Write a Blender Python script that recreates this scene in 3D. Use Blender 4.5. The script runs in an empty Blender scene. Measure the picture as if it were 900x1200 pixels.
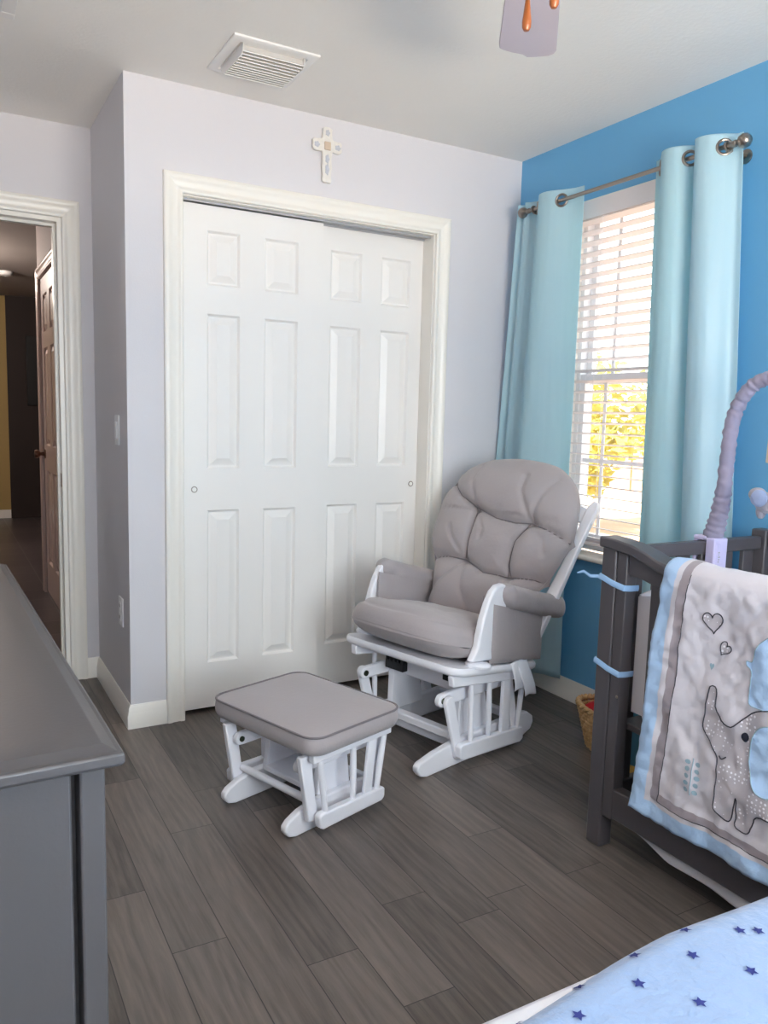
import bpy, bmesh, math, random
from math import sin, cos, pi, radians, sqrt, exp, hypot
from mathutils import Vector, Matrix, noise

random.seed(7)
S = bpy.context.scene
COL = S.collection
H = 2.414                      # ceiling height
LEFT, REAR = -2.80, -4.25      # left wall, wall behind the camera
ALC = 0.683                    # alcove back wall
XO = -1.79                     # closet block corner


# ---------------------------------------------------------------- materials
def srgb(r, g, b):
    f = lambda c: (c / 255) / 12.92 if c / 255 <= .04045 else (((c / 255) + .055) / 1.055) ** 2.4
    return (f(r), f(g), f(b), 1)


class NT:
    def __init__(s, name):
        s.m = bpy.data.materials.new(name)
        s.m.use_nodes = True
        s.t = s.m.node_tree
        s.n = s.t.nodes
        s.p = s.n['Principled BSDF']
        s.out = s.n['Material Output']

    def add(s, typ, **kw):
        n = s.n.new(typ)
        for k, v in kw.items():
            setattr(n, k, v)
        return n

    def link(s, a, b):
        s.t.links.new(a, b)

    def math(s, op, a, b=None):
        n = s.add('ShaderNodeMath', operation=op)
        for i, v in enumerate((a, b)):
            if v is None:
                continue
            if isinstance(v, (int, float)):
                n.inputs[i].default_value = v
            else:
                s.link(v, n.inputs[i])
        return n.outputs[0]


def mat(name, col, rough=.5, var=.06, vscale=6, bump=0, bscale=200, metal=0, sheen=0, spec=.5, stretch=None, coat=0):
    """plain surface with a little procedural variation and bump"""
    k = NT(name)
    tc = k.add('ShaderNodeTexCoord')
    src = tc.outputs['Object']
    if stretch:
        mp = k.add('ShaderNodeMapping')
        mp.inputs['Scale'].default_value = stretch
        k.link(src, mp.inputs[0])
        src = mp.outputs[0]
    nz = k.add('ShaderNodeTexNoise')
    nz.inputs['Scale'].default_value = vscale
    nz.inputs['Detail'].default_value = 4
    k.link(src, nz.inputs['Vector'])
    mx = k.add('ShaderNodeMix', data_type='RGBA')
    c = col
    mx.inputs['A'].default_value = (c[0] * (1 - var), c[1] * (1 - var), c[2] * (1 - var), 1)
    mx.inputs['B'].default_value = (min(1, c[0] * (1 + var)), min(1, c[1] * (1 + var)), min(1, c[2] * (1 + var)), 1)
    k.link(nz.outputs['Fac'], mx.inputs['Factor'])
    k.link(mx.outputs['Result'], k.p.inputs['Base Color'])
    k.p.inputs['Roughness'].default_value = rough
    k.p.inputs['Metallic'].default_value = metal
    k.p.inputs['Specular IOR Level'].default_value = spec
    k.p.inputs['Sheen Weight'].default_value = sheen
    k.p.inputs['Coat Weight'].default_value = coat
    if bump:
        n2 = k.add('ShaderNodeTexNoise')
        n2.inputs['Scale'].default_value = bscale
        n2.inputs['Detail'].default_value = 3
        k.link(src, n2.inputs['Vector'])
        b = k.add('ShaderNodeBump')
        b.inputs['Strength'].default_value = bump
        b.inputs['Distance'].default_value = .004
        k.link(n2.outputs['Fac'], b.inputs['Height'])
        k.link(b.outputs['Normal'], k.p.inputs['Normal'])
    return k.m


def plank_mat():
    k = NT('floor_planks')
    tc = k.add('ShaderNodeTexCoord')
    sp = k.add('ShaderNodeSeparateXYZ')
    k.link(tc.outputs['Object'], sp.inputs[0])
    W = .1285
    xs = k.math('DIVIDE', k.math('ADD', sp.outputs['X'], 1.7255 + W * 60), W)
    row = k.math('FLOOR', xs)
    fx = k.math('FRACT', xs)
    wn = k.add('ShaderNodeTexWhiteNoise', noise_dimensions='1D')
    k.link(row, wn.inputs['W'])
    L = .92
    ys = k.math('DIVIDE', k.math('ADD', sp.outputs['Y'], k.math('ADD', k.math('MULTIPLY', wn.outputs['Value'], L), 30)), L)
    pid = k.math('FLOOR', ys)
    fy = k.math('FRACT', ys)
    wn2 = k.add('ShaderNodeTexWhiteNoise', noise_dimensions='2D')
    cb = k.add('ShaderNodeCombineXYZ')
    k.link(row, cb.inputs[0]); k.link(pid, cb.inputs[1])
    k.link(cb.outputs[0], wn2.inputs['Vector'])
    # seam distance
    ex = k.math('MULTIPLY', k.math('MINIMUM', fx, k.math('SUBTRACT', 1, fx)), W)
    ey = k.math('MULTIPLY', k.math('MINIMUM', fy, k.math('SUBTRACT', 1, fy)), L)
    e = k.math('MINIMUM', ex, ey)
    seam = k.math('LESS_THAN', e, .0011)
    # grain, shifted per plank
    sh = k.add('ShaderNodeVectorMath', operation='MULTIPLY_ADD')
    k.link(wn2.outputs['Color'], sh.inputs[0])
    sh.inputs[1].default_value = (9, 9, 9)
    k.link(tc.outputs['Object'], sh.inputs[2])
    mp = k.add('ShaderNodeMapping')
    mp.inputs['Scale'].default_value = (26, 2.0, 1)
    k.link(sh.outputs[0], mp.inputs[0])
    g = k.add('ShaderNodeTexNoise')
    g.inputs['Scale'].default_value = 1.6; g.inputs['Detail'].default_value = 7
    g.inputs['Distortion'].default_value = 1.1
    k.link(mp.outputs[0], g.inputs['Vector'])
    mp2 = k.add('ShaderNodeMapping')
    mp2.inputs['Scale'].default_value = (9, 1.1, 1)
    k.link(sh.outputs[0], mp2.inputs[0])
    wv = k.add('ShaderNodeTexWave', wave_type='BANDS', bands_direction='X')
    wv.inputs['Scale'].default_value = 1.1; wv.inputs['Distortion'].default_value = 14
    wv.inputs['Detail'].default_value = 3; wv.inputs['Detail Scale'].default_value = 1.2
    k.link(mp2.outputs[0], wv.inputs['Vector'])
    mp3 = k.add('ShaderNodeMapping')
    mp3.inputs['Scale'].default_value = (150, 7, 1)
    k.link(sh.outputs[0], mp3.inputs[0])
    g3 = k.add('ShaderNodeTexNoise')
    g3.inputs['Scale'].default_value = 1.5; g3.inputs['Detail'].default_value = 4; g3.inputs['Distortion'].default_value = 2.0
    k.link(mp3.outputs[0], g3.inputs['Vector'])
    gr = k.math('ADD', k.math('ADD', k.math('MULTIPLY', g.outputs['Fac'], .62), k.math('MULTIPLY', wv.outputs['Fac'], .12)), k.math('MULTIPLY', g3.outputs['Fac'], .26))
    v = k.math('ADD', k.math('MULTIPLY', gr, .72), k.math('MULTIPLY', wn2.outputs['Value'], .24))
    cr = k.add('ShaderNodeValToRGB')
    cr.color_ramp.elements[0].position = .22
    cr.color_ramp.elements[0].color = srgb(64, 59, 56)
    cr.color_ramp.elements[1].position = .82
    cr.color_ramp.elements[1].color = srgb(138, 127, 119)
    k.link(v, cr.inputs[0])
    mx = k.add('ShaderNodeMix', data_type='RGBA')
    k.link(seam, mx.inputs['Factor'])
    k.link(cr.outputs['Color'], mx.inputs['A'])
    mx.inputs['B'].default_value = srgb(52, 48, 46)
    k.link(mx.outputs['Result'], k.p.inputs['Base Color'])
    k.p.inputs['Roughness'].default_value = .42
    b = k.add('ShaderNodeBump')
    b.inputs['Strength'].default_value = .18; b.inputs['Distance'].default_value = .003
    k.link(k.math('SUBTRACT', gr, k.math('MULTIPLY', seam, .6)), b.inputs['Height'])
    k.link(b.outputs['Normal'], k.p.inputs['Normal'])
    return k.m


def tile_mat():
    k = NT('hall_tiles')
    tc = k.add('ShaderNodeTexCoord')
    br = k.add('ShaderNodeTexBrick')
    br.offset = 0
    br.inputs['Scale'].default_value = 1
    br.inputs['Brick Width'].default_value = .3; br.inputs['Row Height'].default_value = .3
    br.inputs['Mortar Size'].default_value = .004
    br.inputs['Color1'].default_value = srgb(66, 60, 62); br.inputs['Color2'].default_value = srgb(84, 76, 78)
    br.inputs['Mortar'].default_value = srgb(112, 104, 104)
    k.link(tc.outputs['Object'], br.inputs['Vector'])
    k.link(br.outputs['Color'], k.p.inputs['Base Color'])
    k.p.inputs['Roughness'].default_value = .3
    return k.m


def curtain_mat():
    k = NT('curtain_fabric')
    k.n.remove(k.p)
    tc = k.add('ShaderNodeTexCoord')
    nz = k.add('ShaderNodeTexNoise')
    mp = k.add('ShaderNodeMapping'); mp.inputs['Scale'].default_value = (60, 60, 4)
    k.link(tc.outputs['Object'], mp.inputs[0]); k.link(mp.outputs[0], nz.inputs['Vector'])
    nz.inputs['Scale'].default_value = 1
    mx = k.add('ShaderNodeMix', data_type='RGBA')
    mx.inputs['A'].default_value = srgb(200, 231, 240); mx.inputs['B'].default_value = srgb(212, 237, 244)
    k.link(nz.outputs['Fac'], mx.inputs['Factor'])
    d = k.add('ShaderNodeBsdfDiffuse'); t = k.add('ShaderNodeBsdfTranslucent')
    gl = k.add('ShaderNodeBsdfGlossy'); gl.inputs['Roughness'].default_value = .38
    k.link(mx.outputs['Result'], d.inputs['Color'])
    t.inputs['Color'].default_value = srgb(178, 228, 238)
    a = k.add('ShaderNodeMixShader'); a.inputs[0].default_value = .42
    k.link(d.outputs[0], a.inputs[1]); k.link(t.outputs[0], a.inputs[2])
    b = k.add('ShaderNodeMixShader'); b.inputs[0].default_value = .06
    k.link(a.outputs[0], b.inputs[1]); k.link(gl.outputs[0], b.inputs[2])
    k.link(b.outputs[0], k.out.inputs['Surface'])
    return k.m


def glass_mat():
    k = NT('window_glass')
    k.n.remove(k.p)
    t = k.add('ShaderNodeBsdfTransparent'); g = k.add('ShaderNodeBsdfGlossy')
    t.inputs['Color'].default_value = (.97, .985, .98, 1)
    g.inputs['Roughness'].default_value = .02
    a = k.add('ShaderNodeMixShader'); a.inputs[0].default_value = .05
    k.link(t.outputs[0], a.inputs[1]); k.link(g.outputs[0], a.inputs[2])
    k.link(a.outputs[0], k.out.inputs['Surface'])
    return k.m


def dots_mat(name, base, dot, scale, size, rough=.9):
    k = NT(name)
    tc = k.add('ShaderNodeTexCoord')
    v = k.add('ShaderNodeTexVoronoi', voronoi_dimensions='3D')
    v.inputs['Scale'].default_value = scale
    v.inputs['Randomness'].default_value = .35
    k.link(tc.outputs['Object'], v.inputs['Vector'])
    m = k.math('LESS_THAN', v.outputs['Distance'], size)
    mx = k.add('ShaderNodeMix', data_type='RGBA')
    mx.inputs['A'].default_value = base; mx.inputs['B'].default_value = dot
    k.link(m, mx.inputs['Factor'])
    k.link(mx.outputs['Result'], k.p.inputs['Base Color'])
    k.p.inputs['Roughness'].default_value = rough
    return k.m


def leaf_mat(name, c1, c2):
    k = NT(name)
    k.n.remove(k.p)
    tc = k.add('ShaderNodeTexCoord')
    nz = k.add('ShaderNodeTexNoise'); nz.inputs['Scale'].default_value = 3
    k.link(tc.outputs['Object'], nz.inputs['Vector'])
    mx = k.add('ShaderNodeMix', data_type='RGBA')
    mx.inputs['A'].default_value = c1; mx.inputs['B'].default_value = c2
    k.link(nz.outputs['Fac'], mx.inputs['Factor'])
    d = k.add('ShaderNodeBsdfDiffuse'); t = k.add('ShaderNodeBsdfTranslucent')
    k.link(mx.outputs['Result'], d.inputs['Color']); k.link(mx.outputs['Result'], t.inputs['Color'])
    a = k.add('ShaderNodeMixShader'); a.inputs[0].default_value = .4
    k.link(d.outputs[0], a.inputs[1]); k.link(t.outputs[0], a.inputs[2])
    k.link(a.outputs[0], k.out.inputs['Surface'])
    return k.m


def wicker_mat():
    k = NT('wicker')
    tc = k.add('ShaderNodeTexCoord')
    nz = k.add('ShaderNodeTexNoise'); nz.inputs['Scale'].default_value = 60
    k.link(tc.outputs['Object'], nz.inputs['Vector'])
    mx = k.add('ShaderNodeMix', data_type='RGBA')
    mx.inputs['A'].default_value = srgb(168, 122, 74); mx.inputs['B'].default_value = srgb(236, 198, 142)
    k.link(nz.outputs['Fac'], mx.inputs['Factor'])
    k.link(mx.outputs['Result'], k.p.inputs['Base Color'])
    k.p.inputs['Roughness'].default_value = .6
    return k.m


M = {}
M['wall'] = mat('pale_wall_paint', srgb(216, 214, 218), .6, .012, 3, .10, 160)
M['blue'] = mat('blue_wall_paint', srgb(106, 172, 216), .55, .02, 3, .10, 160)
M['ceil'] = mat('ceiling_paint', srgb(238, 235, 230), .8, .015, 5, .30, 70)
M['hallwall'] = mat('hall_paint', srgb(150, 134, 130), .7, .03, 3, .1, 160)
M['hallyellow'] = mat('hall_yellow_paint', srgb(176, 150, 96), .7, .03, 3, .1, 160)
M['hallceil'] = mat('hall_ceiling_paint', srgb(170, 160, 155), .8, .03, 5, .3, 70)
M['trim'] = mat('white_trim_paint', srgb(240, 236, 228), .32, .01, 4)
M['door'] = mat('white_door_paint', srgb(240, 237, 233), .36, .01, 4, .03, 120)
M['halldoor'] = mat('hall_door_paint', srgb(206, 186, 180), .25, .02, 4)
M['floor'] = plank_mat()
M['tile'] = tile_mat()
M['dark'] = mat('closet_dark', srgb(40, 38, 38), .8)
M['white'] = mat('white_lacquer', srgb(240, 240, 246), .3, .01, 4)
M['fabric'] = mat('grey_microfibre', srgb(168, 160, 161), .85, .05, 5, .25, 90, sheen=.25)
M['piping'] = mat('grey_piping', srgb(120, 113, 116), .85, .05, 5, sheen=.2)
M['paper'] = mat('white_paper', srgb(236, 238, 246), .7, .02)
M['black'] = mat('black_plastic', srgb(22, 22, 24), .45)
M['bolt'] = mat('dark_steel', srgb(70, 78, 66), .35, metal=.9)
M['nickel'] = mat('brushed_nickel', srgb(158, 148, 140), .28, .05, 30, metal=1)
M['brass'] = mat('aged_bronze', srgb(120, 92, 78), .3, .05, 10, metal=1)
M['curtain'] = curtain_mat()
M['glass'] = glass_mat()
M['vinyl'] = mat('white_vinyl', srgb(238, 238, 240), .35, .01)
M['blind'] = mat('white_blind', srgb(240, 232, 230), .45, .01)
M['greywood'] = mat('grey_dresser_paint', srgb(76, 74, 76), .38, .02, 8, .04, 180)
M['crib'] = mat('slate_grey_crib', srgb(84, 80, 84), .40, .05, 5, .05, 60, stretch=(1, 1, .2))
M['qblue'] = mat('quilt_pale_blue', srgb(176, 206, 240), .9, .05, 12, .5, 60, sheen=.2)
M['qwhite'] = mat('quilt_white', srgb(212, 207, 214), .9, .03, 10, .55, 38, sheen=.2)
M['qgrey'] = mat('quilt_grey', srgb(160, 150, 156), .9, .04, 12, .5, 60, sheen=.2)
M['eleph'] = dots_mat('elephant_dots', srgb(184, 178, 184), srgb(236, 234, 240), 95, .28)
M['thread'] = mat('dark_thread', srgb(58, 56, 66), .8)
M['eye'] = mat('navy_eye', srgb(20, 22, 40), .6)
M['sprig'] = mat('teal_thread', srgb(146, 172, 186), .85, .08, 40)
M['bumper'] = dots_mat('bumper_dots', srgb(226, 220, 222), srgb(150, 150, 162), 26, .16)
M['ribbon'] = mat('blue_ribbon', srgb(160, 198, 238), .6, .03)
M['mattress'] = mat('white_sheet', srgb(232, 232, 238), .85, .02, 5, .1, 60)
M['ruffle'] = mat('grey_white_fabric', srgb(196, 194, 198), .85, .04, 8, .1, 60)
M['sleeve'] = mat('lavender_grey_sleeve', srgb(152, 146, 168), .85, .06, 14, .3, 60, sheen=.2)
M['clamp'] = mat('lilac_plastic', srgb(206, 198, 232), .4, .01)
M['plushblue'] = mat('plush_blue', srgb(166, 182, 220), .95, .08, 30, .6, 120, sheen=.4)
M['plushgrey'] = mat('plush_grey', srgb(170, 166, 178), .95, .08, 30, .6, 120, sheen=.4)
M['beige'] = mat('beige_ribbon', srgb(206, 186, 166), .8, .05)
M['wicker'] = wicker_mat()
M['red'] = mat('red_cloth', srgb(190, 16, 30), .8, .12, 14, .3, 60)
M['teal'] = mat('teal_cover', srgb(74, 128, 150), .5, .05)
M['gold'] = mat('gold_cover', srgb(184, 140, 60), .45, .15, 40)
M['blanket'] = mat('blue_plush', srgb(138, 163, 200), .95, .10, 22, .8, 60, sheen=.5)
M['star'] = mat('navy_star', srgb(44, 54, 124), .9, .1, 60)
M['fanblade'] = mat('fan_blade', srgb(188, 177, 186), .4, .03, 5, stretch=(1, 1, 1))
M['fanwhite'] = mat('fan_white', srgb(232, 230, 228), .35, .01)
M['opal'] = mat('opal_glass', srgb(244, 242, 236), .2, .01)
M['wood'] = mat('honey_wood', srgb(158, 88, 42), .32, .15, 20, stretch=(1, 1, .2), coat=.3)
M['ivory'] = mat('ivory_resin', srgb(226, 222, 216), .5, .10, 70, .5, 70)
M['floral'] = mat('grey_floral', srgb(196, 198, 206), .6, .2, 60)
M['leaf_a'] = leaf_mat('leaf_yellow_green', srgb(190, 186, 96), srgb(222, 206, 130))
M['leaf_b'] = leaf_mat('leaf_green', srgb(160, 174, 92), srgb(204, 200, 120))
M['bark'] = mat('bark', srgb(120, 96, 78), .9, .2, 20, .6, 30)
M['paver'] = mat('terracotta_pavers', srgb(216, 178, 150), .85, .12, 2, .2, 30)
M['fence'] = mat('tan_fence', srgb(206, 170, 140), .8, .1, 4, .2, 30, stretch=(1, 1, .1))


# ---------------------------------------------------------------- mesh builder
class MB:
    def __init__(s):
        s.bm = bmesh.new()
        s.mi = 0

    def face(s, vs):
        try:
            f = s.bm.faces.new(vs)
            f.material_index = s.mi
            return f
        except ValueError:
            return None

    def box(s, x0, x1, y0, y1, z0, z1, X=None):
        v = [s.bm.verts.new(c) for c in ((x0, y0, z0), (x1, y0, z0), (x1, y1, z0), (x0, y1, z0),
                                         (x0, y0, z1), (x1, y0, z1), (x1, y1, z1), (x0, y1, z1))]
        for q in ((3, 2, 1, 0), (4, 5, 6, 7), (0, 1, 5, 4), (1, 2, 6, 5), (2, 3, 7, 6), (3, 0, 4, 7)):
            s.face([v[i] for i in q])
        if X:
            for w in v:
                w.co = X @ w.co
        return s

    def prism(s, poly, a, b, fn):
        """closed 2-D polygon extruded from a to b; fn(u, v, w) gives the 3-D point"""
        A = [s.bm.verts.new(fn(u, v, a)) for u, v in poly]
        B = [s.bm.verts.new(fn(u, v, b)) for u, v in poly]
        n = len(poly)
        s.face(A[::-1]); s.face(B)
        for i in range(n):
            s.face([A[i], A[(i + 1) % n], B[(i + 1) % n], B[i]])
        return s

    def loft(s, rings, closed=True, caps=True):
        R = [[s.bm.verts.new(c) for c in r] for r in rings]
        n = len(R[0])
        for i in range(len(R) - 1):
            for j in range(n if closed else n - 1):
                s.face([R[i][j], R[i][(j + 1) % n], R[i + 1][(j + 1) % n], R[i + 1][j]])
        if caps and closed:
            s.face(R[0][::-1]); s.face(R[-1])
        return s

    def tube(s, pts, r, n=10, caps=True, flat=None):
        pts = [Vector(p) for p in pts]
        rs = r if isinstance(r, (list, tuple)) else [r] * len(pts)
        rings = []
        up = None
        for i, p in enumerate(pts):
            t = (pts[min(i + 1, len(pts) - 1)] - pts[max(i - 1, 0)])
            t = t.normalized() if t.length > 1e-9 else Vector((0, 0, 1))
            if up is None:
                up = Vector((0, 0, 1)) if abs(t.z) < .9 else Vector((1, 0, 0))
            a = (up - t * up.dot(t)).normalized()
            up = a
            b = t.cross(a)
            k = flat or 1
            rings.append([p + a * (rs[i] * cos(2 * pi * j / n)) + b * (rs[i] * k * sin(2 * pi * j / n)) for j in range(n)])
        return s.loft(rings, True, caps)

    def lathe(s, prof, o=(0, 0, 0), ax=(0, 0, 1), n=24):
        ax = Vector(ax).normalized()
        a = ax.orthogonal().normalized()
        b = ax.cross(a)
        o = Vector(o)
        rings = [[o + ax * h + (a * cos(2 * pi * j / n) + b * sin(2 * pi * j / n)) * max(r, 1e-4) for j in range(n)] for r, h in prof]
        return s.loft(rings)

    def torus(s, c, ax, R, r, n=24, m=8):
        ax = Vector(ax).normalized(); a = ax.orthogonal().normalized(); b = ax.cross(a); c = Vector(c)
        rings = []
        for i in range(n + 1):
            t = 2 * pi * i / n
            d = a * cos(t) + b * sin(t)
            rings.append([c + d * (R + r * cos(2 * pi * j / m)) + ax * (r * sin(2 * pi * j / m)) for j in range(m)])
        s.loft(rings, True, False)
        bmesh.ops.remove_doubles(s.bm, verts=s.bm.verts, dist=1e-6)
        return s

    def grid(s, fn, nu, nv, mi=None):
        V = [[s.bm.verts.new(fn(i / nu, j / nv)) for j in range(nv + 1)] for i in range(nu + 1)]
        for i in range(nu):
            for j in range(nv):
                f = s.face([V[i][j], V[i + 1][j], V[i + 1][j + 1], V[i][j + 1]])
                if f and mi:
                    f.material_index = mi(i, j)
        return s

    def ball(s, c, r, nu=16, nv=10, fn=None):
        c = Vector(c); r = Vector(r if isinstance(r, (tuple, list)) else (r, r, r))
        rings = []
        for i in range(1, nv):
            a = pi * i / nv
            rings.append([c + Vector((r.x * sin(a) * cos(2 * pi * j / nu), r.y * sin(a) * sin(2 * pi * j / nu), r.z * cos(a))) for j in range(nu)])
        return s.loft(rings)

    def build(s, name, m, parent=None, bevel=0, seg=2, angle=35, sub=0, solid=0, smooth=True):
        me = bpy.data.meshes.new(name)
        bmesh.ops.recalc_face_normals(s.bm, faces=s.bm.faces)
        s.bm.to_mesh(me)
        s.bm.free()
        for x in (m if isinstance(m, (list, tuple)) else [m]):
            me.materials.append(x)
        o = bpy.data.objects.new(name, me)
        COL.objects.link(o)
        if smooth:
            for p in me.polygons:
                p.use_smooth = True
            me.set_sharp_from_angle(angle=radians(angle))
        if solid:
            d = o.modifiers.new('solid', 'SOLIDIFY'); d.thickness = solid; d.offset = 0
        if bevel:
            d = o.modifiers.new('bevel', 'BEVEL'); d.width = bevel; d.segments = seg
            d.limit_method = 'ANGLE'; d.angle_limit = radians(30); d.harden_normals = False
        if sub:
            d = o.modifiers.new('sub', 'SUBSURF'); d.levels = sub; d.render_levels = sub
        if parent:
            o.parent = parent
        return o


def tag(o, label=None, cat=None, group=None, kind=None):
    if label: o['label'] = label
    if cat: o['category'] = cat
    if group: o['group'] = group
    if kind: o['kind'] = kind
    return o


def thing(name, label, cat, loc=(0, 0, 0), rz=0, group=None, kind=None):
    o = bpy.data.objects.new(name, None)
    COL.objects.link(o)
    o.location = loc
    o.rotation_euler = (0, 0, rz)
    o.empty_display_size = .1
    return tag(o, label, cat, group, kind)


def home(o):
    """move a single mesh's origin to the middle of its base"""
    me = o.data
    xs = [v.co for v in me.vertices]
    c = Vector(((min(v.x for v in xs) + max(v.x for v in xs)) / 2, (min(v.y for v in xs) + max(v.y for v in xs)) / 2, min(v.z for v in xs)))
    me.transform(Matrix.Translation(-c))
    o.location = o.location + c
    return o


def struct(o, label, cat):
    return tag(o, label, cat, kind='structure')


def dup(root, loc, rz=0, label=None, group=None):
    r = root.copy(); COL.objects.link(r); r.location = loc; r.rotation_euler = (0, 0, rz)
    if label: r['label'] = label
    if group: r['group'] = group
    for ch in list(root.children):
        c = ch.copy(); COL.objects.link(c); c.parent = r
        for g in ch.children:
            d = g.copy(); COL.objects.link(d); d.parent = c
    return r


XZY = lambda u, v, w: (u, w, v)      # polygon in x,z extruded along y
YZX = lambda u, v, w: (w, u, v)      # polygon in y,z extruded along x
XYZ = lambda u, v, w: (u, v, w)


def arc(cx, cy, r, a0, a1, n=8):
    return [(cx + r * cos(radians(a0 + (a1 - a0) * i / n)), cy + r * sin(radians(a0 + (a1 - a0) * i / n))) for i in range(n + 1)]


def rrect(x0, x1, y0, y1, r, n=6):
    return arc(x1 - r, y1 - r, r, 0, 90, n) + arc(x0 + r, y1 - r, r, 90, 180, n) + arc(x0 + r, y0 + r, r, 180, 270, n) + arc(x1 - r, y0 + r, r, 270, 360, n)


# ================================================================ SETTING
T = .12
# --- floors and ceiling
o = MB().box(LEFT - .15, .15, REAR - .15, ALC + T, -.06, 0).build('floor', M['floor'], smooth=False)
struct(o, 'grey brown wood plank floor of the nursery', 'floor')
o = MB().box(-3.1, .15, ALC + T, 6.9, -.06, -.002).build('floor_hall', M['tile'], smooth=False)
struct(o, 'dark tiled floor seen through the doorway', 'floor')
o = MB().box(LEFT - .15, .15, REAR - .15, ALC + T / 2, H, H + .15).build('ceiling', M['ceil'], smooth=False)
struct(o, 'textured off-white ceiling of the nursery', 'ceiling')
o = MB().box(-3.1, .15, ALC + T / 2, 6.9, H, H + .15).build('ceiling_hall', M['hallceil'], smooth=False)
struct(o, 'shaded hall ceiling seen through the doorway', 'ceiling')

# --- closet wall with its opening
CL, CR, CH = -1.582, -.465, 2.028
b = MB()
b.box(XO, CL, 0, T, 0, H); b.box(CR, 0, 0, T, 0, H); b.box(CL, CR, 0, T, CH, H)
struct(b.build('wall_back', M['wall'], smooth=False), 'pale grey closet wall with the cross above the sliding doors', 'wall')
b = MB().box(XO, XO + T, T, ALC, 0, H)
struct(b.build('wall_alcove_side', M['wall'], smooth=False), 'short pale side wall of the alcove with light switch', 'wall')
b = MB().box(XO + T, .15, ALC - .04, ALC + T, 0, H)
struct(b.build('wall_closet_rear', M['dark'], smooth=False), 'dark inside rear of the closet', 'wall')
# --- alcove back wall with the hall doorway
DR, DL, DH = -1.915, -2.675, 2.03
b = MB()
b.box(DR, XO + T, ALC, ALC + T, 0, H); b.box(LEFT, DL, ALC, ALC + T, 0, H); b.box(DL, DR, ALC, ALC + T, DH, H)
struct(b.build('wall_alcove', M['wall'], smooth=False), 'alcove wall around the doorway to the hall', 'wall')
b = MB().box(LEFT - .15, LEFT, REAR, ALC + T, 0, H)
struct(b.build('wall_left', M['wall'], smooth=False), 'pale grey wall behind the dresser', 'wall')

# --- right wall with window opening
WY0, WY1, WZ0, WZ1 = -1.05, -.36, .672, 2.147
WT = .15
b = MB()
b.box(0, WT, REAR - .15, WY0, 0, H); b.box(0, WT, WY1, ALC + T, 0, H)
b.box(0, WT, WY0, WY1, 0, WZ0 - .03); b.box(0, WT, WY0, WY1, WZ1, H)
struct(b.build('wall_right', M['blue'], smooth=False), 'bright blue accent wall around the window', 'wall')
# --- rear wall with a second window (behind the camera)
RX0, RX1, RZ0, RZ1 = -2.35, -.75, .75, 2.15
b = MB()
b.box(LEFT - .15, RX0, REAR - .15, REAR, 0, H); b.box(RX1, 0, REAR - .15, REAR, 0, H)
b.box(RX0, RX1, REAR - .15, REAR, 0, RZ0); b.box(RX0, RX1, REAR - .15, REAR, RZ1, H)
struct(b.build('wall_rear', M['wall'], smooth=False), 'pale wall behind the camera with a second window', 'wall')

# --- hall walls
HX = -1.80
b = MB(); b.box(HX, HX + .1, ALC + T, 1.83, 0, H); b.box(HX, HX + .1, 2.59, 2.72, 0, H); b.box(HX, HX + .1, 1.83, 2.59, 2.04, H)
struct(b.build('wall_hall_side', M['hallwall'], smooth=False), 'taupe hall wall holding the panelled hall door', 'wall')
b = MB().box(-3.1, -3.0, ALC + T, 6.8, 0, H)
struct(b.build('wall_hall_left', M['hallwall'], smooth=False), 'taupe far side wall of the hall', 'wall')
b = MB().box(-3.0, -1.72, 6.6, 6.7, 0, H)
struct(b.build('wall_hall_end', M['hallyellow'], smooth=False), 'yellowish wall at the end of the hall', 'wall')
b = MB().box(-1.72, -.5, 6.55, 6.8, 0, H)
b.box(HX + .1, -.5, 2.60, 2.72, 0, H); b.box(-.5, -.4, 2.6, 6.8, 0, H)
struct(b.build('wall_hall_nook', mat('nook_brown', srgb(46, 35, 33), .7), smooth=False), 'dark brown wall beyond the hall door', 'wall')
o = MB().box(-1.53, -1.30, 6.525, 6.549, 1.25, 2.0).build('hall_picture', M['black'], bevel=.004)
tag(o, 'black framed panel hanging on the dark brown hall wall', 'picture')

# --- casing sweep around an opening: profile (distance outward, height)
CAS = [(0, 0), (0, .012), (.004, .016), (.016, .017), (.020, .013), (.026, .012), (.048, .015), (.054, .019), (.066, .020), (.071, .017), (.072, 0)]


def casing(a0, a1, top, fn, prof=CAS, w=.072):
    b = MB()
    for (pa, pb) in (((a0, 0), (a0, top)), ((a0, top), (a1, top)), ((a1, top), (a1, 0))):
        rings = []
        for (a, z) in (pa, pb):
            ox = -1 if a == a0 else 1
            oz = 1 if z == top else 0
            rings.append([fn(a + ox * d * 1.0, z + oz * d, h) for d, h in prof])
        b.loft(rings)
    return b


o = casing(CL, CR, CH, lambda a, z, h: (a, -h, z)).build('trim_closet_casing', M['trim'], angle=50)
struct(o, 'cream moulded casing around the closet doors', 'trim')
# jamb lining and head track of the closet
b = MB(); b.box(CL - .001, CL + .004, .001, T + .06, 0, CH); b.box(CR - .004, CR + .001, .001, T + .06, 0, CH)
b.box(CL, CR, .001, T + .06, CH - .004, CH)
struct(b.build('trim_closet_jamb', M['trim'], bevel=.001), 'white jamb lining inside the closet opening', 'trim')
b = MB(); b.box(CL + .004, CR - .004, .026, .030, CH - .013, CH - .004); b.box(CL + .004, CR - .004, .079, .083, CH - .016, CH - .004); b.box(CL + .004, CR - .004, .03, .13, CH - .008, CH - .004)
o = b.build('trim_closet_track', mat('track_steel', srgb(178, 178, 180), .35, metal=.3), bevel=.001)
struct(o, 'metal sliding track under the closet head casing', 'trim')

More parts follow.
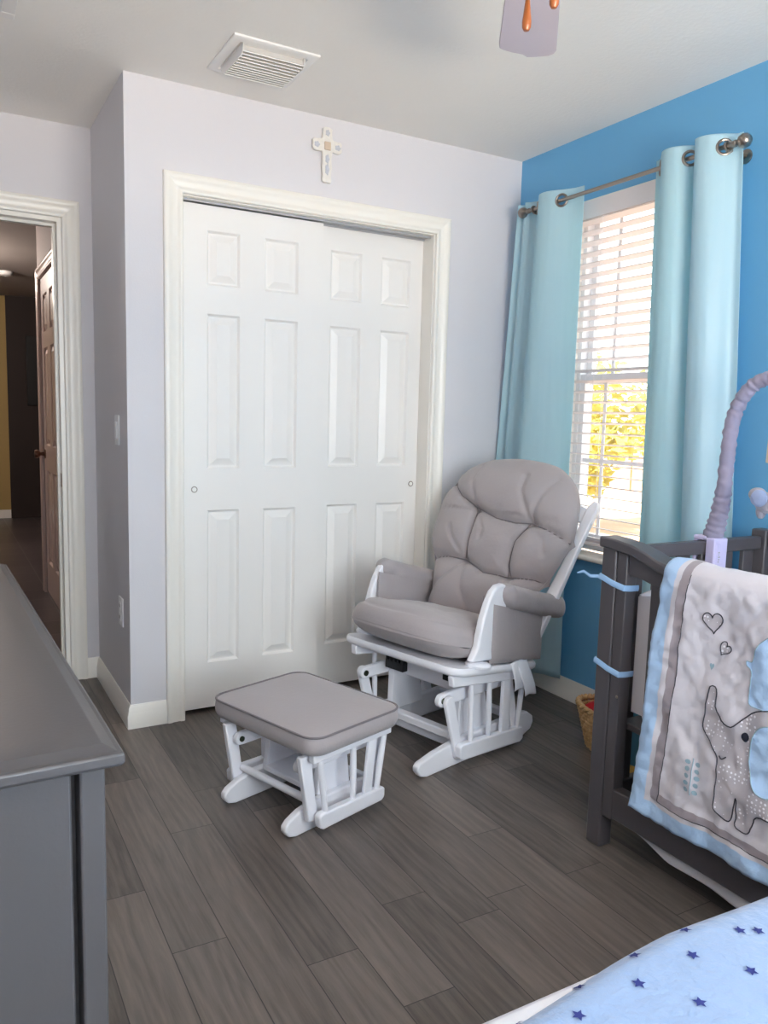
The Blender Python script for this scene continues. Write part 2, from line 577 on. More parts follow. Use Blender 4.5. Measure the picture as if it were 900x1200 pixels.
o = casing(DL, DR, DH, lambda a, z, h: (a, ALC - h, z)).build('trim_hall_casing', M['trim'], angle=50)
struct(o, 'white moulded casing around the hall doorway', 'trim')
b = MB(); b.box(DL - .001, DL + .018, ALC + .001, ALC + T - .001, 0, DH); b.box(DR - .018, DR + .001, ALC + .001, ALC + T - .001, 0, DH + .001); b.box(DL + .018, DR - .018, ALC + .001, ALC + T - .001, DH - .018, DH + .001)
b.box(DR - .030, DR - .0175, ALC + .05, ALC + .085, 0, DH - .0175); b.box(DL + .0175, DL + .030, ALC + .05, ALC + .085, 0, DH - .0175); b.box(DL + .030, DR - .030, ALC + .05, ALC + .085, DH - .030, DH - .0175)
jam = b.build('trim_hall_jamb', M['trim'], bevel=.001)
struct(jam, 'white jamb of the hall doorway', 'trim')
o = MB().box(DR - .0195, DR - .0175, ALC + .012, ALC + .045, .88, .94).build('strike_plate', M['brass'], jam, bevel=.0008)
o['label'] = 'small bronze strike plate'

# --- baseboards
BB = [(0, 0), (.015, 0), (.015, .052), (.012, .058), (.012, .066), (.009, .072), (.009, .082), (.005, .088), (.004, .093), (0, .093)]


def baseboard(name, p0, p1, nrm, label, m0=0, m1=0, mt=None):
    """straight run from p0 to p1, nrm = direction into the room, m0/m1: mitre slope at the ends"""
    p0 = Vector((*p0, 0)); p1 = Vector((*p1, 0)); n = Vector((*nrm, 0)); t = (p1 - p0).normalized()
    b = MB()
    b.loft([[p + n * d + t * (d * k) + Vector((0, 0, h)) for d, h in BB] for p, k in ((p0, m0), (p1, m1))])
    return struct(b.build(name, mt or M['trim'], angle=40), label, 'baseboard')


baseboard('baseboard_back_left', (XO, 0), (CL - .072, 0), (0, -1), 'white baseboard between alcove corner and closet casing', -1, 0)
baseboard('baseboard_back_right', (CR + .072, 0), (0, 0), (0, -1), 'white baseboard between closet casing and blue wall', 0, -1)
baseboard('baseboard_alcove_side', (XO, 0), (XO, ALC), (-1, 0), 'white baseboard along the short alcove wall', -1, -1)
baseboard('baseboard_alcove', (DR + .072, ALC), (XO, ALC), (0, -1), 'short white baseboard beside the doorway casing', 0, -1)
baseboard('baseboard_right', (0, 0), (0, REAR), (-1, 0), 'white baseboard along the blue wall', 1, -1)
baseboard('baseboard_left', (LEFT, ALC), (LEFT, REAR), (1, 0), 'white baseboard along the wall behind the dresser', 1, -1)
baseboard('baseboard_hall_end', (-3.0, 6.6), (-1.72, 6.6), (0, -1), 'pale baseboard at the end of the hall', 0, 0)
baseboard('baseboard_hall_side', (HX, ALC + T), (HX, 1.76), (-1, 0), 'pale baseboard on the near hall side wall', 0, 0)


# --- six-panel doors
def panel_face(b, x0, x1, z0, z1, panels, fn):
    """fn(x, z, depth) -> point; depth is measured into the door"""
    xs = sorted({x0, x1, *[p[0] for p in panels], *[p[1] for p in panels]})
    zs = sorted({z0, z1, *[p[2] for p in panels], *[p[3] for p in panels]})
    for i in range(len(xs) - 1):
        for j in range(len(zs) - 1):
            cx, cz = (xs[i] + xs[i + 1]) / 2, (zs[j] + zs[j + 1]) / 2
            if any(p[0] < cx < p[1] and p[2] < cz < p[3] for p in panels):
                continue
            b.face([b.bm.verts.new(fn(x, z, 0)) for x, z in ((xs[i], zs[j]), (xs[i + 1], zs[j]), (xs[i + 1], zs[j + 1]), (xs[i], zs[j + 1]))])
    for (a, c, d, e) in panels:
        rings = []
        for ins, dep in ((0, 0), (.003, .004), (.008, .0115), (.013, .0120), (.038, .0025), (.040, .0015)):
            rings.append([fn(x, z, dep) for x, z in ((a + ins, d + ins), (c - ins, d + ins), (c - ins, e - ins), (a + ins, e - ins))])
        R = [[b.bm.verts.new(p) for p in r] for r in rings]
        for k in range(len(R) - 1):
            for q in range(4):
                b.face([R[k][q], R[k][(q + 1) % 4], R[k + 1][(q + 1) % 4], R[k + 1][q]])
        b.face(R[-1])


def six(cols):
    P = []
    for (a, c) in cols:
        P += [(a, c, 1.715, 1.92), (a, c, 1.003, 1.606), (a, c, .208, .836)]
    return P


def slab(x0, x1, z0, z1, panels, yf, th, mode=XZY, sgn=1):
    b = MB()
    panel_face(b, x0, x1, z0, z1, panels, lambda x, z, d: mode(x, z, yf + sgn * d))
    panel_face(b, x0, x1, z0, z1, panels, lambda x, z, d: mode(x, z, yf + sgn * (th - d)))
    for (p, q) in (((x0, z0), (x1, z0)), ((x1, z0), (x1, z1)), ((x1, z1), (x0, z1)), ((x0, z1), (x0, z0))):
        b.face([b.bm.verts.new(mode(u, v, yf + sgn * w)) for (u, v), w in ((p, 0), (q, 0), (q, th), (p, th))])
    bmesh.ops.remove_doubles(b.bm, verts=b.bm.verts, dist=1e-5)
    return b


DOORY = .042
d1 = slab(CL + .006, -.985, .018, 2.012, six([(-1.476, -1.343), (-1.240, -1.095)]), DOORY, .034).build('door_1', M['door'], angle=20)
struct(d1, 'left white six-panel sliding closet door, in front of the other', 'door')
d2 = slab(-1.04, -.434 - .036, .018, 2.022, six([(-.927, -.778), (-.681, -.533)]), .088, .034).build('door_2', M['door'], angle=20)
struct(d2, 'right white six-panel sliding closet door, set further back', 'door')
for d, x, y in ((d1, -1.528, DOORY), (d2, -.500, .088)):
    b = MB().lathe([(.013, -.0015), (.0125, -.003), (.0095, -.003), (.009, .0), (.0005, .001)], (x, y, .921), (0, 1, 0), 24)
    o = b.build('finger_pull', M['nickel'], d); o['label'] = 'round metal finger pull'
    o = MB().lathe([(.0092, -.0026), (.0088, -.0029), (.0001, -.0027)], (x, y, .921), (0, 1, 0), 16).build('pull_cup', M['opal'], d)

d3 = slab(1.835, 2.585, .012, 2.035, [(a, c, d, e) for (a, c) in ((1.95, 2.15), (2.27, 2.47)) for (d, e) in ((1.70, 1.93), (.99, 1.60), (.22, .83))],
          HX + .002, .035, YZX, 1).build('door_3', M['halldoor'], angle=20)
struct(d3, 'brown-shaded six-panel door in the hall wall', 'door')
kn = MB().lathe([(.030, 0), (.030, -.006), (.012, -.010), (.011, -.030), (.024, -.040), (.028, -.052), (.024, -.064), (.001, -.068)], (HX + .002, 2.52, .93), (1, 0, 0), 24).build('knob', M['brass'], d3)
kn['label'] = 'dark bronze door knob'
o = casing(1.83, 2.59, 2.04, lambda a, z, h: (HX - h, a, z)).build('trim_hall_door_casing', M['halldoor'], angle=50)
struct(o, 'moulded casing around the hall door', 'trim')
sd = thing('smoke_detector', 'round white smoke detector on the hall ceiling', 'smoke detector', (-1.83, 4.9, H - .04))
MB().lathe([(.065, .04), (.065, .022), (.055, .008), (.03, 0), (.001, 0)], n=28).build('cover', M['fanwhite'], sd)
MB().lathe([(.012, 0), (.01, -.004), (.001, -.004)], n=14).build('test_button', M['fanwhite'], sd)

# --- window in the right wall
win = thing('window_1', 'white single-hung window in the blue wall', 'window', (WT - .06, (WY0 + WY1) / 2, WZ0), kind='structure')


def W(b, x0, x1, y0, y1, z0, z1):       # world box in window space
    c = win.location
    return b.box(x0 - c.x, x1 - c.x, y0 - c.y, y1 - c.y, z0 - c.z, z1 - c.z)


b = MB()
for y0, y1, z0, z1 in ((WY0, WY0 + .028, WZ0, WZ1), (WY1 - .028, WY1, WZ0, WZ1), (WY0 + .028, WY1 - .028, WZ1 - .028, WZ1), (WY0 + .028, WY1 - .028, WZ0, WZ0 + .028)):
    W(b, .065, .148, y0, y1, z0, z1)
b.build('window_frame', M['vinyl'], win, bevel=.002)
MR = 1.412


def sash(name, x0, x1, z0, z1, hz):
    b = MB(); a, c = WY0 + .029, WY1 - .029
    W(b, x0, x1, a, a + .03, z0, z1); W(b, x0, x1, c - .03, c, z0, z1)
    W(b, x0, x1, a + .03, c - .03, z0, z0 + .042); W(b, x0, x1, a + .03, c - .03, z1 - .038, z1)
    o = b.build(name, M['vinyl'], win, bevel=.002)
    g = MB(); W(g, (x0 + x1) / 2 - .002, (x0 + x1) / 2 + .002, a + .028, c - .028, z0 + .04, z1 - .036)
    g.build('pane', M['glass'], o, smooth=False)
    g = MB()
    for y in (-.535, -.875):
        W(g, x0 + .008, x0 + .0125, y - .009, y + .009, z0 + .042, z1 - .038)
    if hz:
        W(g, x0 + .009, x0 + .0115, a + .03, c - .03, hz - .009, hz + .009)
    g.build('muntin', M['vinyl'], o, bevel=.001)


sash('lower_sash', .068, .095, WZ0 + .029, MR + .02, 1.06)
sash('upper_sash', .102, .128, MR - .022, WZ1 - .029, None)
b = MB(); c = win.location
sill_poly = arc(-.034, .655, .012, 90, 270, 8) + [(.064, .643), (.064, .667)]
b.prism([(u - c.x, v - c.z) for u, v in sill_poly], WY0 - .012 - c.y, WY1 + .012 - c.y, XZY)
b.build('sill', M['trim'], win, bevel=.001)

# --- white wood blind hung inside the recess
b = MB()
W(b, .001, .066, WY1 - .006, WY1 + .001, WZ0, WZ1); W(b, .001, .066, WY0 - .001, WY0 + .006, WZ0, WZ1); W(b, .001, .066, WY0 + .006, WY1 - .006, WZ1 - .006, WZ1 + .001)
b.build('jamb', M['trim'], win)
bl = thing('window_blind', 'white slatted blind covering the window between the aqua curtains', 'blind', (.03, (WY0 + WY1) / 2, WZ0))
hw = (WY1 - WY0) / 2 - .012
b = MB(); b.box(-.028, -.014, -hw, hw, 2.070 - WZ0, 2.145 - WZ0)
b.build('valance', M['blind'], bl, bevel=.003)
MB().box(-.013, .03, -hw, hw, 2.095 - WZ0, 2.146 - WZ0).build('head_rail', M['blind'], bl, bevel=.002)
b = MB(); n = 30; z0, z1 = .735, 2.062
tilt = radians(8)
for i in range(n + 1):
    z = z0 + (z1 - z0) * i / n - WZ0
    pr = []
    for u, v in [(-.025, -.0012), (0, .0008), (.025, -.0012), (.025, .0014), (0, .0034), (-.025, .0014)]:
        pr.append((u * cos(tilt) + v * sin(tilt), z - u * sin(tilt) + v * cos(tilt)))
    b.prism(pr, -hw, hw, XZY)
b.build('slats', M['blind'], bl, angle=30)
b = MB().box(-.025, .025, -hw, hw, .704 - WZ0, .720 - WZ0); b.build('bottom_rail', M['blind'], bl, bevel=.003)
b = MB()
for y in (-.20, .17):
    for x in (-.0265, .0265):
        b.tube([(x, y, .71 - WZ0), (x, y, 2.10 - WZ0)], .0011, 6)
b.build('ladder_cord', M['blind'], bl)
b = MB().tube([(-.032, -.26, 2.08 - WZ0), (-.033, -.26, 1.25 - WZ0)], .003, 8); b.build('tilt_wand', M['blind'], bl)

# --- rear window (out of view behind the camera)
w2 = thing('window_2', 'wide white window in the wall behind the camera', 'window', ((RX0 + RX1) / 2, REAR - .09, RZ0), kind='structure')
b = MB(); hx = (RX1 - RX0) / 2; hz = RZ1 - RZ0
for q in ((-hx, -hx + .045, 0, hz), (hx - .045, hx, 0, hz), (-hx + .045, hx - .045, 0, .045), (-hx + .045, hx - .045, hz - .045, hz), (-.025, .025, .045, hz - .045)):
    b.box(q[0], q[1], -.03, .03, q[2], q[3])
b.build('window_frame', M['vinyl'], w2, bevel=.003)
MB().box(-hx + .04, hx - .04, -.003, .003, .04, hz - .04).build('pane', M['glass'], w2, smooth=False)
MB().box(-hx - .04, hx + .04, .075, .125, -.03, -.005).build('sill', M['trim'], w2, bevel=.004)

# --- switch and outlet plates on the alcove side wall
t = thing('light_switch', 'white rocker switch plate on the short alcove wall', 'light switch', (XO, .178, 1.09))
MB().box(-.006, 0, -.036, .036, 0, .115).build('plate', M['vinyl'], t, bevel=.003)
MB().box(-.011, -.0055, -.016, .016, .025, .09).build('rocker', M['vinyl'], t, bevel=.002)
t = thing('wall_outlet', 'white power outlet low on the short alcove wall', 'outlet', (XO, .15, .372))
MB().box(-.006, 0, -.036, .036, 0, .115).build('plate', M['vinyl'], t, bevel=.003)
for z in (.018, .064):
    o = MB().prism(rrect(-.017, .017, z, z + .033, .008), -.0085, -.0055, YZX).build('socket', M['vinyl'], t, bevel=.001)
    b = MB(); b.box(-.009, -.0084, -.008, -.0055, z + .012, z + .024); b.box(-.009, -.0084, .0055, .008, z + .012, z + .024)
    b.build('slots', M['black'], o)

# --- ceiling register and a second diffuser corner
t = thing('ceiling_vent', 'square white louvred air vent on the ceiling above the closet', 'vent', (-1.398, -.338, H))
b = MB(); R = .148
pro = [(R, 0), (R, -.006), (R - .008, -.010), (R - .030, -.010), (R - .034, -.004), (R - .034, 0)]
b.loft([[(sx * d, sy * d, h) for d, h in pro] for sx, sy in ((-1, -1), (1, -1), (1, 1), (-1, 1), (-1, -1))], True, False)
bmesh.ops.remove_doubles(b.bm, verts=b.bm.verts, dist=1e-5)
b.build('frame', M['fanwhite'], t, angle=30)
MB().box(-.112, .112, -.112, .112, -.004, -.001).build('backing', M['fanwhite'], t)
b = MB()
for i in range(11):
    y = -.100 + .0196 * i
    zb = -.030 + .016 * abs(i - 5) / 5 * (0.5 if i < 5 else .3)
    pr = [(y + .012, -.006), (y + .004, -.010), (y - .006, zb - .008), (y - .0135, zb - .012), (y - .0145, zb - .0095), (y - .004, zb - .002), (y + .005, -.007), (y + .012, -.003)]
    b.prism(pr, -.106, .106, YZX)
b.build('louvres', M['fanwhite'], t, angle=40)
for s in (-1, 1):
    b = MB()
    b.prism([(-.112, -.003), (.112, -.003), (.112, -.014), (.085, -.034), (-.095, -.040), (-.112, -.03)], s * .107 - .0015, s * .107 + .0015, YZX)
    b.build('side_plate', M['fanwhite'], t, bevel=.001)
t = thing('ceiling_register', 'white ceiling register at the upper left picture corner', 'vent', (-2.295, -.345, H))
b = MB()
for q in ((-.14, .14, .10, .14), (-.14, .14, -.14, -.10), (-.14, -.10, -.10, .10), (.10, .14, -.10, .10)):
    b.box(q[0], q[1], q[2], q[3], -.008, 0)
b.build('frame', M['fanwhite'], t, bevel=.003)
MB().box(-.1, .1, -.1, .1, -.003, -.001).build('backing', M['dark'], t)
b = MB()
for i in range(8):
    x = -.088 + .025 * i
    b.prism([(x, -.003), (x + .014, -.012), (x + .0155, -.011), (x + .002, -.002)], -.1, .1, XZY)
b.build('louvres', M['fanwhite'], t)

# ================================================================ THINGS ON WALLS
# --- cross above the closet
t = thing('wall_cross', 'small ornate white cross hanging above the closet doors', 'cross', (-1.0, -.004, 2.158))
prof = []
ar = [(0, 0), (.016, -.001), (.021, .006), (.018, .03), (.022, .06), (.019, .09), (.022, .115), (.024, .119), (.045, .116), (.060, .120), (.066, .13), (.062, .143), (.066, .156), (.058, .164), (.045, .163), (.026, .166), (.022, .172), (.020, .195), (.022, .206), (.014, .211), (.004, .213)]
poly = ar + [(-x, z) for x, z in ar[::-1] if x > 0]
MB().prism(poly, -.012, .0, XZY).build('body', M['ivory'], t, bevel=.003)
for x, z, rx, rz in ((0, .19, .009, .011), (-.046, .14, .011, .010), (.046, .14, .011, .010), (0, .05, .008, .02), (0, .09, .008, .016)):
    b = MB().ball((x, -.012, z), (rx, .003, rz), 12, 8)
    for k in range(5):
        a = 2 * pi * k / 5
        b.ball((x + rx * .8 * cos(a), -.0125, z + rz * .8 * sin(a)), (rx * .4, .003, rz * .4), 8, 6)
    b.build('flower_relief', M['floral'], t)
MB().box(-.014, .014, -.016, -.011, .124, .156).build('centre_tile', M['beige'], t, bevel=.002)

# --- curtain rod
RXX, RZZ = -.10, 2.142
t = thing('curtain_rod', 'thin brushed nickel curtain rod with ball ends over the window', 'curtain rod', (RXX, -.72, RZZ))
MB().tube([(0, .53, 0), (0, -.50, 0)], .008, 14).build('rod', M['nickel'], t)
for s, y in ((-1, -.50), (1, .53)):
    MB().lathe([(.0095, -.004), (.011, 0), (.011, .012), (.008, .016), (.012, .022), (.020, .030), (.0235, .042), (.021, .054), (.012, .063), (.001, .066)], (0, y, 0), (0, s, 0), 20).build('finial', M['nickel'], t)
for y in (-.478, .50):
    b = MB().tube([(.001, y, -.012), (.05, y, -.014), (.094, y, -.016)], .007, 10)
    b.torus((0, y, 0), (0, 1, 0), .0125, .004, 18, 8)
    b.lathe([(.024, 0), (.024, -.004), (.018, -.008), (.001, -.008)], (.0985, y, -.016), (1, 0, 0), 18)
    b.build('bracket', M['nickel'], t)


# --- curtains: pleated panels on grommets
def ease(P, u):
    n = len(P)
    for i in range(n - 1):
        a, c = P[i][0], P[i + 1][0]
        if u <= c or i == n - 2:
            t = (u - a) / (c - a)
            m = lambda k: (P[min(k + 1, n - 1)][1] - P[max(k - 1, 0)][1]) / (P[min(k + 1, n - 1)][0] - P[max(k - 1, 0)][0])
            h = c - a
            return ((2 * t ** 3 - 3 * t * t + 1) * P[i][1] + (t ** 3 - 2 * t * t + t) * h * m(i)
                    + (3 * t * t - 2 * t ** 3) * P[i + 1][1] + (t ** 3 - t * t) * h * m(i + 1))


def curtain(name, label, y_of, wave, amp, zb, zt, flare, grom):
    """y_of(u, v): y at width fraction u and height fraction v (0 bottom, 1 top); wave: fold depth along the width"""
    def fn(u, v):
        z = zb + (zt - zb) * v
        A = amp * (1 + flare * (1 - v))
        us = max(0, min(1, u + .02 * (1 - v) * noise.noise((u * 5, v * 2, 3.3))))
        w = ease(wave, us)
        y = y_of(u, v) + .006 * noise.noise((u * 9, v * 3, 5.1)) * (1 - v)
        x = RXX + .012 * (1 - v) + A * w + .010 * noise.noise((u * 7, v * 2.2, 1.7)) * (1.1 - v) + .0025 * noise.noise((u * 22, v * 18, 8.3)) * (1.1 - v)
        x = min(x, -.012)
        return Vector((x, y, z))
    b = MB()
    za, zc = RZZ - .028, RZZ + .028
    zs = [zb + (za - zb) * i / 70 for i in range(70)] + [za + (zc - za) * i / 22 for i in range(22)] + [zc + (zt - zc) * i / 3 for i in range(4)]
    us = [i / 170 for i in range(171)]
    ctr = [fn(u, (RZZ - zb) / (zt - zb)) for u in grom]
    V = [[b.bm.verts.new(fn(u, (z - zb) / (zt - zb))) for z in zs] for u in us]
    for i in range(170):
        for j in range(len(zs) - 1):
            q = [V[i][j], V[i + 1][j], V[i + 1][j + 1], V[i][j + 1]]
            c = (q[0].co + q[2].co) / 2
            if any((c - k).length < .0225 for k in ctr):
                continue
            b.face(q)
    cl = b.build(name, M['curtain'], None, angle=180, solid=.0016)
    tag(cl, label, 'curtain', None)
    for k, u in enumerate(grom):
        e = .004
        vz = (RZZ - zb) / (zt - zb)
        p = fn(u, vz); q = fn(u + e, vz); q2 = fn(u - e, vz)
        tx = (q - q2); tx.z = 0
        nrm = Vector((tx.y, -tx.x, 0)).normalized()
        b = MB().torus((p.x, p.y, RZZ), nrm, .0235, .0052, 24, 8)
        b.build('grommet', M['nickel'], cl)['label'] = 'nickel grommet ring'
    home_c(cl)
    return cl


def home_c(o):
    """re-origin a mesh that already has children"""
    xs = [v.co for v in o.data.vertices]
    c = Vector(((min(v.x for v in xs) + max(v.x for v in xs)) / 2, (min(v.y for v in xs) + max(v.y for v in xs)) / 2, min(v.z for v in xs)))
    o.data.transform(Matrix.Translation(-c)); o.location = c
    for ch in o.children:
        ch.data.transform(Matrix.Translation(-c))


def yl(u, v):
    top = -.100 - .395 * u
    bot = -.015 - .465 * u
    k = min(1, (1 - v) * 1.9)
    return top * (1 - k) + bot * k


def yr(u, v):
    top = -.865 - .365 * u
    bot = -.905 - .425 * u
    k = 1 - v
    return top * (1 - k) + bot * k


WL = [(0, .2), (.07, .9), (.14, .15), (.20, .6), (.28, .9), (.38, 0), (.48, -.8), (.57, -1), (.66, -.75), (.76, 0), (.88, .7), (1, .95)]
WR = [(0, .95), (.07, .7), (.15, 0), (.23, -.7), (.33, -1), (.42, -.75), (.50, 0), (.545, .75), (.575, .4), (.61, -.6), (.66, -1), (.74, -1), (.81, -.7), (.88, 0), (.94, .75), (1, .9)]
curtain('curtain', 'aqua curtain panel between the window and the closet corner', yl, WL, .036, .095, 2.185, .25, (.38, .76))
curtain('curtain', 'aqua curtain panel hanging beside the window behind the crib', yr, WR, .040, .095, 2.185, .3, (.15, .50, .88))

# ================================================================ GLIDER CHAIR
YAW = radians(195)
ch = thing('glider_chair', 'white glider rocking chair with puffy grey cushions beside the window', 'chair', (-.7904, -.5755, 0), YAW)


def plat(x):
    return .357 + .135 * (x)     # top of the tilted seat platform


# runners with rounded toes
for s in (1, -1):
    y0, y1 = (.208, .235) if s > 0 else (-.187, -.160)
    poly = [(-.30, 0), (.262, 0), (.292, .010), (.308, .030), (.309, .046), (.296, .058), (.22, .075), (.09, .092), (-.10, .096), (-.25, .098), (-.32, .090), (-.355, .066), (-.360, .040), (-.345, .015)]
    MB().prism(poly, y0, y1, XZY).build('runner', M['white'], ch, bevel=.005)
    # wide upright of the base with its pivot arm
    yu0, yu1 = (.178, .208) if s > 0 else (-.160, -.130)
    up = MB().prism([(.070, .085), (-.105, .085), (-.075, .255), (-.070, .295), (.050, .295), (.066, .255)], yu0, yu1, XZY).build('base_upright', M['white'], ch, bevel=.004)
    ya0, ya1 = (.209, .233) if s > 0 else (-.185, -.161)
    arm = [(-.20, .232), (.17, .232)] + arc(.185, .252, .024, -70, 90, 8) + [(-.20, .282)]
    pa = MB().prism(arm, ya0, ya1, XZY).build('pivot_arm', M['white'], ch, bevel=.005)
    MB().lathe([(.011, 0), (.011, .004), (.006, .005), (.001, .003)], (.186, ya1, .253), (0, 1, 0), 14).build('bolt', M['bolt'], pa)
    # swing arms front and rear
    for xt, xb in ((.172, .112), (-.165, -.215)):
        yb0, yb1 = (.236, .254) if s > 0 else (-.206, -.188)
        p = arc(xt, .248, .023, 0, 180, 8) + [(xb - .020, .052)] + arc(xb, .045, .020, 180, 360, 6)
        MB().prism(p, yb0, yb1, XZY).build('swing_arm', M['white'], ch, bevel=.004)
    # hanging side panel: plank, spindles, apron
    yp0, yp1 = (.255, .281) if s > 0 else (-.240, -.212)
    poly = [(.122, .034), (-.214, .010), (-.232, .020), (-.231, .060), (-.220, .070), (.128, .095), (.141, .086), (.139, .046)]
    pk = MB().prism(poly, yp0, yp1, XZY).build('lower_plank', M['white'], ch, bevel=.005)
    ym = (yp0 + yp1) / 2
    for xa, xb, r in ((.080, .072, .0105), (-.022, -.030, .0105), (-.232, -.205, .0105)):
        MB().tube([(xb, ym, .07), ((xa + xb) / 2, ym, .18), (xa, ym, plat(xa) - .03)], [r * .85, r, r * .85], 14).build('spindle', M['white'], ch)
    MB().prism([(-.098, .075), (-.142, .072), (-.150, plat(-.15) - .035), (-.102, plat(-.1) - .035)], ym - .008, ym + .008, XZY).build('side_slat', M['white'], ch, bevel=.003)
    ap = [(.192, plat(.19) - .068), (-.25, plat(-.25) - .068), (-.262, plat(-.26) - .03), (.196, plat(.19) - .03)]
    MB().prism(ap, yp0, yp1, XZY).build('apron', M['white'], ch, bevel=.004)
    # arm post with a foot disc
    yo0, yo1 = (.268, .298) if s > 0 else (-.298, -.268)
    post = [(.120, .392), (.088, .440), (.080, .480), (.062, .540), (.040, .590), (.015, .628), (-.012, .646), (-.045, .648), (-.076, .634), (-.090, .608), (-.088, .588),
            (-.066, .566), (-.048, .530), (-.028, .490), (.006, .445), (.008, .415), (.000, .378)]
    MB().prism(post, yo0, yo1, XZY).build('arm_post', M['white'], ch, bevel=.008, seg=3)
    nrm = Vector((-.134, 0, 1)).normalized()
    MB().lathe([(.046, -.002), (.048, .006), (.044, .012), (.034, .016), (.001, .017)], (.066, (yo0 + yo1) / 2, plat(.066)), nrm, 24).build('post_foot', M['white'], ch)
    # arm rail under the pad running back to the stile
    MB().prism([(-.05, .585), (-.05, .558), (-.43, .470), (-.43, .500)], yo0 + .004, yo1 - .004, XZY).build('arm_rail', M['white'], ch, bevel=.004)

    # padded sleeve over the arm, with its hanging pocket
    def padf(u, v, s=s):
        a = 2 * pi * v
        x = (-.035 if s > 0 else .012) - (.395 if s > 0 else .442) * u
        zc = .612 - .27 * (-.035 - x) - .006 * sin(pi * u)
        e = min(u, 1 - u)
        k = min(1, (max(e, 0) / .10)) ** .45 if e < .10 else 1
        k = max(k, .02)
        sq = 1 / (abs(cos(a)) ** 2.6 + abs(sin(a)) ** 2.6) ** (1 / 2.6)
        wv = .0025 * noise.noise((x * 22, cos(a) * 2 + s, sin(a) * 2))
        xx = x + (.018 if u < .1 else -.018 if u > .9 else 0) * (1 - k) * 0
        return Vector((xx, s * .288 + (.047 * k * sq + wv) * cos(a), zc + (.045 * k * sq + wv) * sin(a)))
    b = MB().grid(padf, 40, 28)
    bmesh.ops.remove_doubles(b.bm, verts=b.bm.verts, dist=1e-5)
    b.build('arm_pad', M['fabric'], ch, angle=60)

    def pocket(yc, th, poly_top, inner):
        def f(u, v, side):
            x = (.040 if inner and s < 0 else .018) - (.34 if inner and s < 0 else .318) * u
            zt = .588 - .27 * (.018 - x) + (.02 if inner else -.004)
            zb = plat(x) + .006
            z = zb + (zt - zb) * v
            e = min(u, 1 - u) * 10
            k = min(1, e) ** .5 * min(1, max(.0, v * 8)) ** .5
            return Vector((x - .008 * sin(pi * v) * (u - .5), yc + side * th * max(k, .05) * (1 + .25 * noise.noise((x * 9, z * 9, yc))), z))
        b = MB()
        b.grid(lambda u, v: f(u, v, 1), 20, 16); b.grid(lambda u, v: f(u, v, -1), 20, 16)
        for edge in (0, 1):
            b.loft([[f(edge, j / 16, 1), f(edge, j / 16, -1)] for j in range(17)], False, False)
        b.loft([[f(j / 20, 0, 1), f(j / 20, 0, -1)] for j in range(21)], False, False)
        bmesh.ops.remove_doubles(b.bm, verts=b.bm.verts, dist=1e-4)
        b.build('side_pocket', M['fabric'], ch, angle=60)
    pocket(s * .293, .013, None, False)
    pocket(s * .254, .012, None, True)

# cross members of the base
b = MB(); b.box(.085, .125, -.160, .208, .088, .118); b.box(.072, .085, -.160, .208, .040, .105)
b.build('cross_rail', M['white'], ch, bevel=.006)
b = MB(); b.box(-.27, -.235, -.160, .208, .070, .099)
b.build('cross_rail', M['white'], ch, bevel=.006)
b = MB(); b.box(-.02, .0, -.130, .178, .215, .285)
b.build('cross_panel', M['white'], ch, bevel=.004)
# black recline ratchet below the platform
b = MB().box(.068, .095, -.150, -.055, .262, .296)
for i in range(5):
    b.box(.068, .095, -.148 + .020 * i, -.138 + .020 * i, .292, .310)
b.build('recline_ratchet', M['black'], ch, bevel=.002)['label'] = 'black recline ratchet'
MB().box(.05, .09, .14, .19, .285, .31).build('stop_block', M['black'], ch, bevel=.003)

# seat platform
b = MB()
outl = rrect(-.292, .206, -.288, .305, .055, 8)
th = .030
b.loft([[(x * (1 - k), y * (1 - k * .8), plat(x) + dz) for x, y in outl] for dz, k in ((-th, .03), (-th * .8, .006), (-th * .5, 0), (-th * .2, .004), (0, .02))])
b.build('seat_platform', M['white'], ch, angle=50)

# seat cushion
def seatf(r, a, top):
    cx, L_, Wd = -.022, .255, .272
    ca, sa = cos(a), sin(a)
    q = 1 / (abs(ca) ** 4.2 + abs(sa) ** 4.2) ** (1 / 4.2)
    x = cx + L_ * r * q * ca
    y = Wd * r * q * sa
    x += .026 * max(0, ca) * r * (1 - (y / Wd) ** 2)
    edge = max(0, 1 - r ** 5) ** .5
    base = plat(x) + .062
    # rounded front nose lifted off the platform
    if top:
        z = base + .082 * edge + .075 * (x + .20) * edge + .10 * max(0, x - .08)
        z += .006 * noise.noise((x * 8, y * 6, 2)) * edge + .0025 * noise.noise((x * 25, y * 18, 7)) * edge
        z -= .007 * exp(-((abs(r) - .86) / .03) ** 2)
    else:
        z = base - .058 * edge + .22 * max(0, x - .12)
    return Vector((x, y, z))


def pillow(fn, nr, na, name, m, parent):
    b = MB()
    for top in (True, False):
        rings = [[fn(max(.002, (i / nr)) ** .8, 2 * pi * j / na, top) for j in range(na)] for i in range(nr + 1)]
        R = [[b.bm.verts.new(p) for p in r] for r in rings]
        b.face(R[0])
        for i in range(nr):
            for j in range(na):
                b.face([R[i][j], R[i][(j + 1) % na], R[i + 1][(j + 1) % na], R[i + 1][j]])
    bmesh.ops.remove_doubles(b.bm, verts=b.bm.verts, dist=2e-5)
    return b.build(name, m, parent, angle=80)


pillow(seatf, 40, 112, 'seat_cushion', M['fabric'], ch)

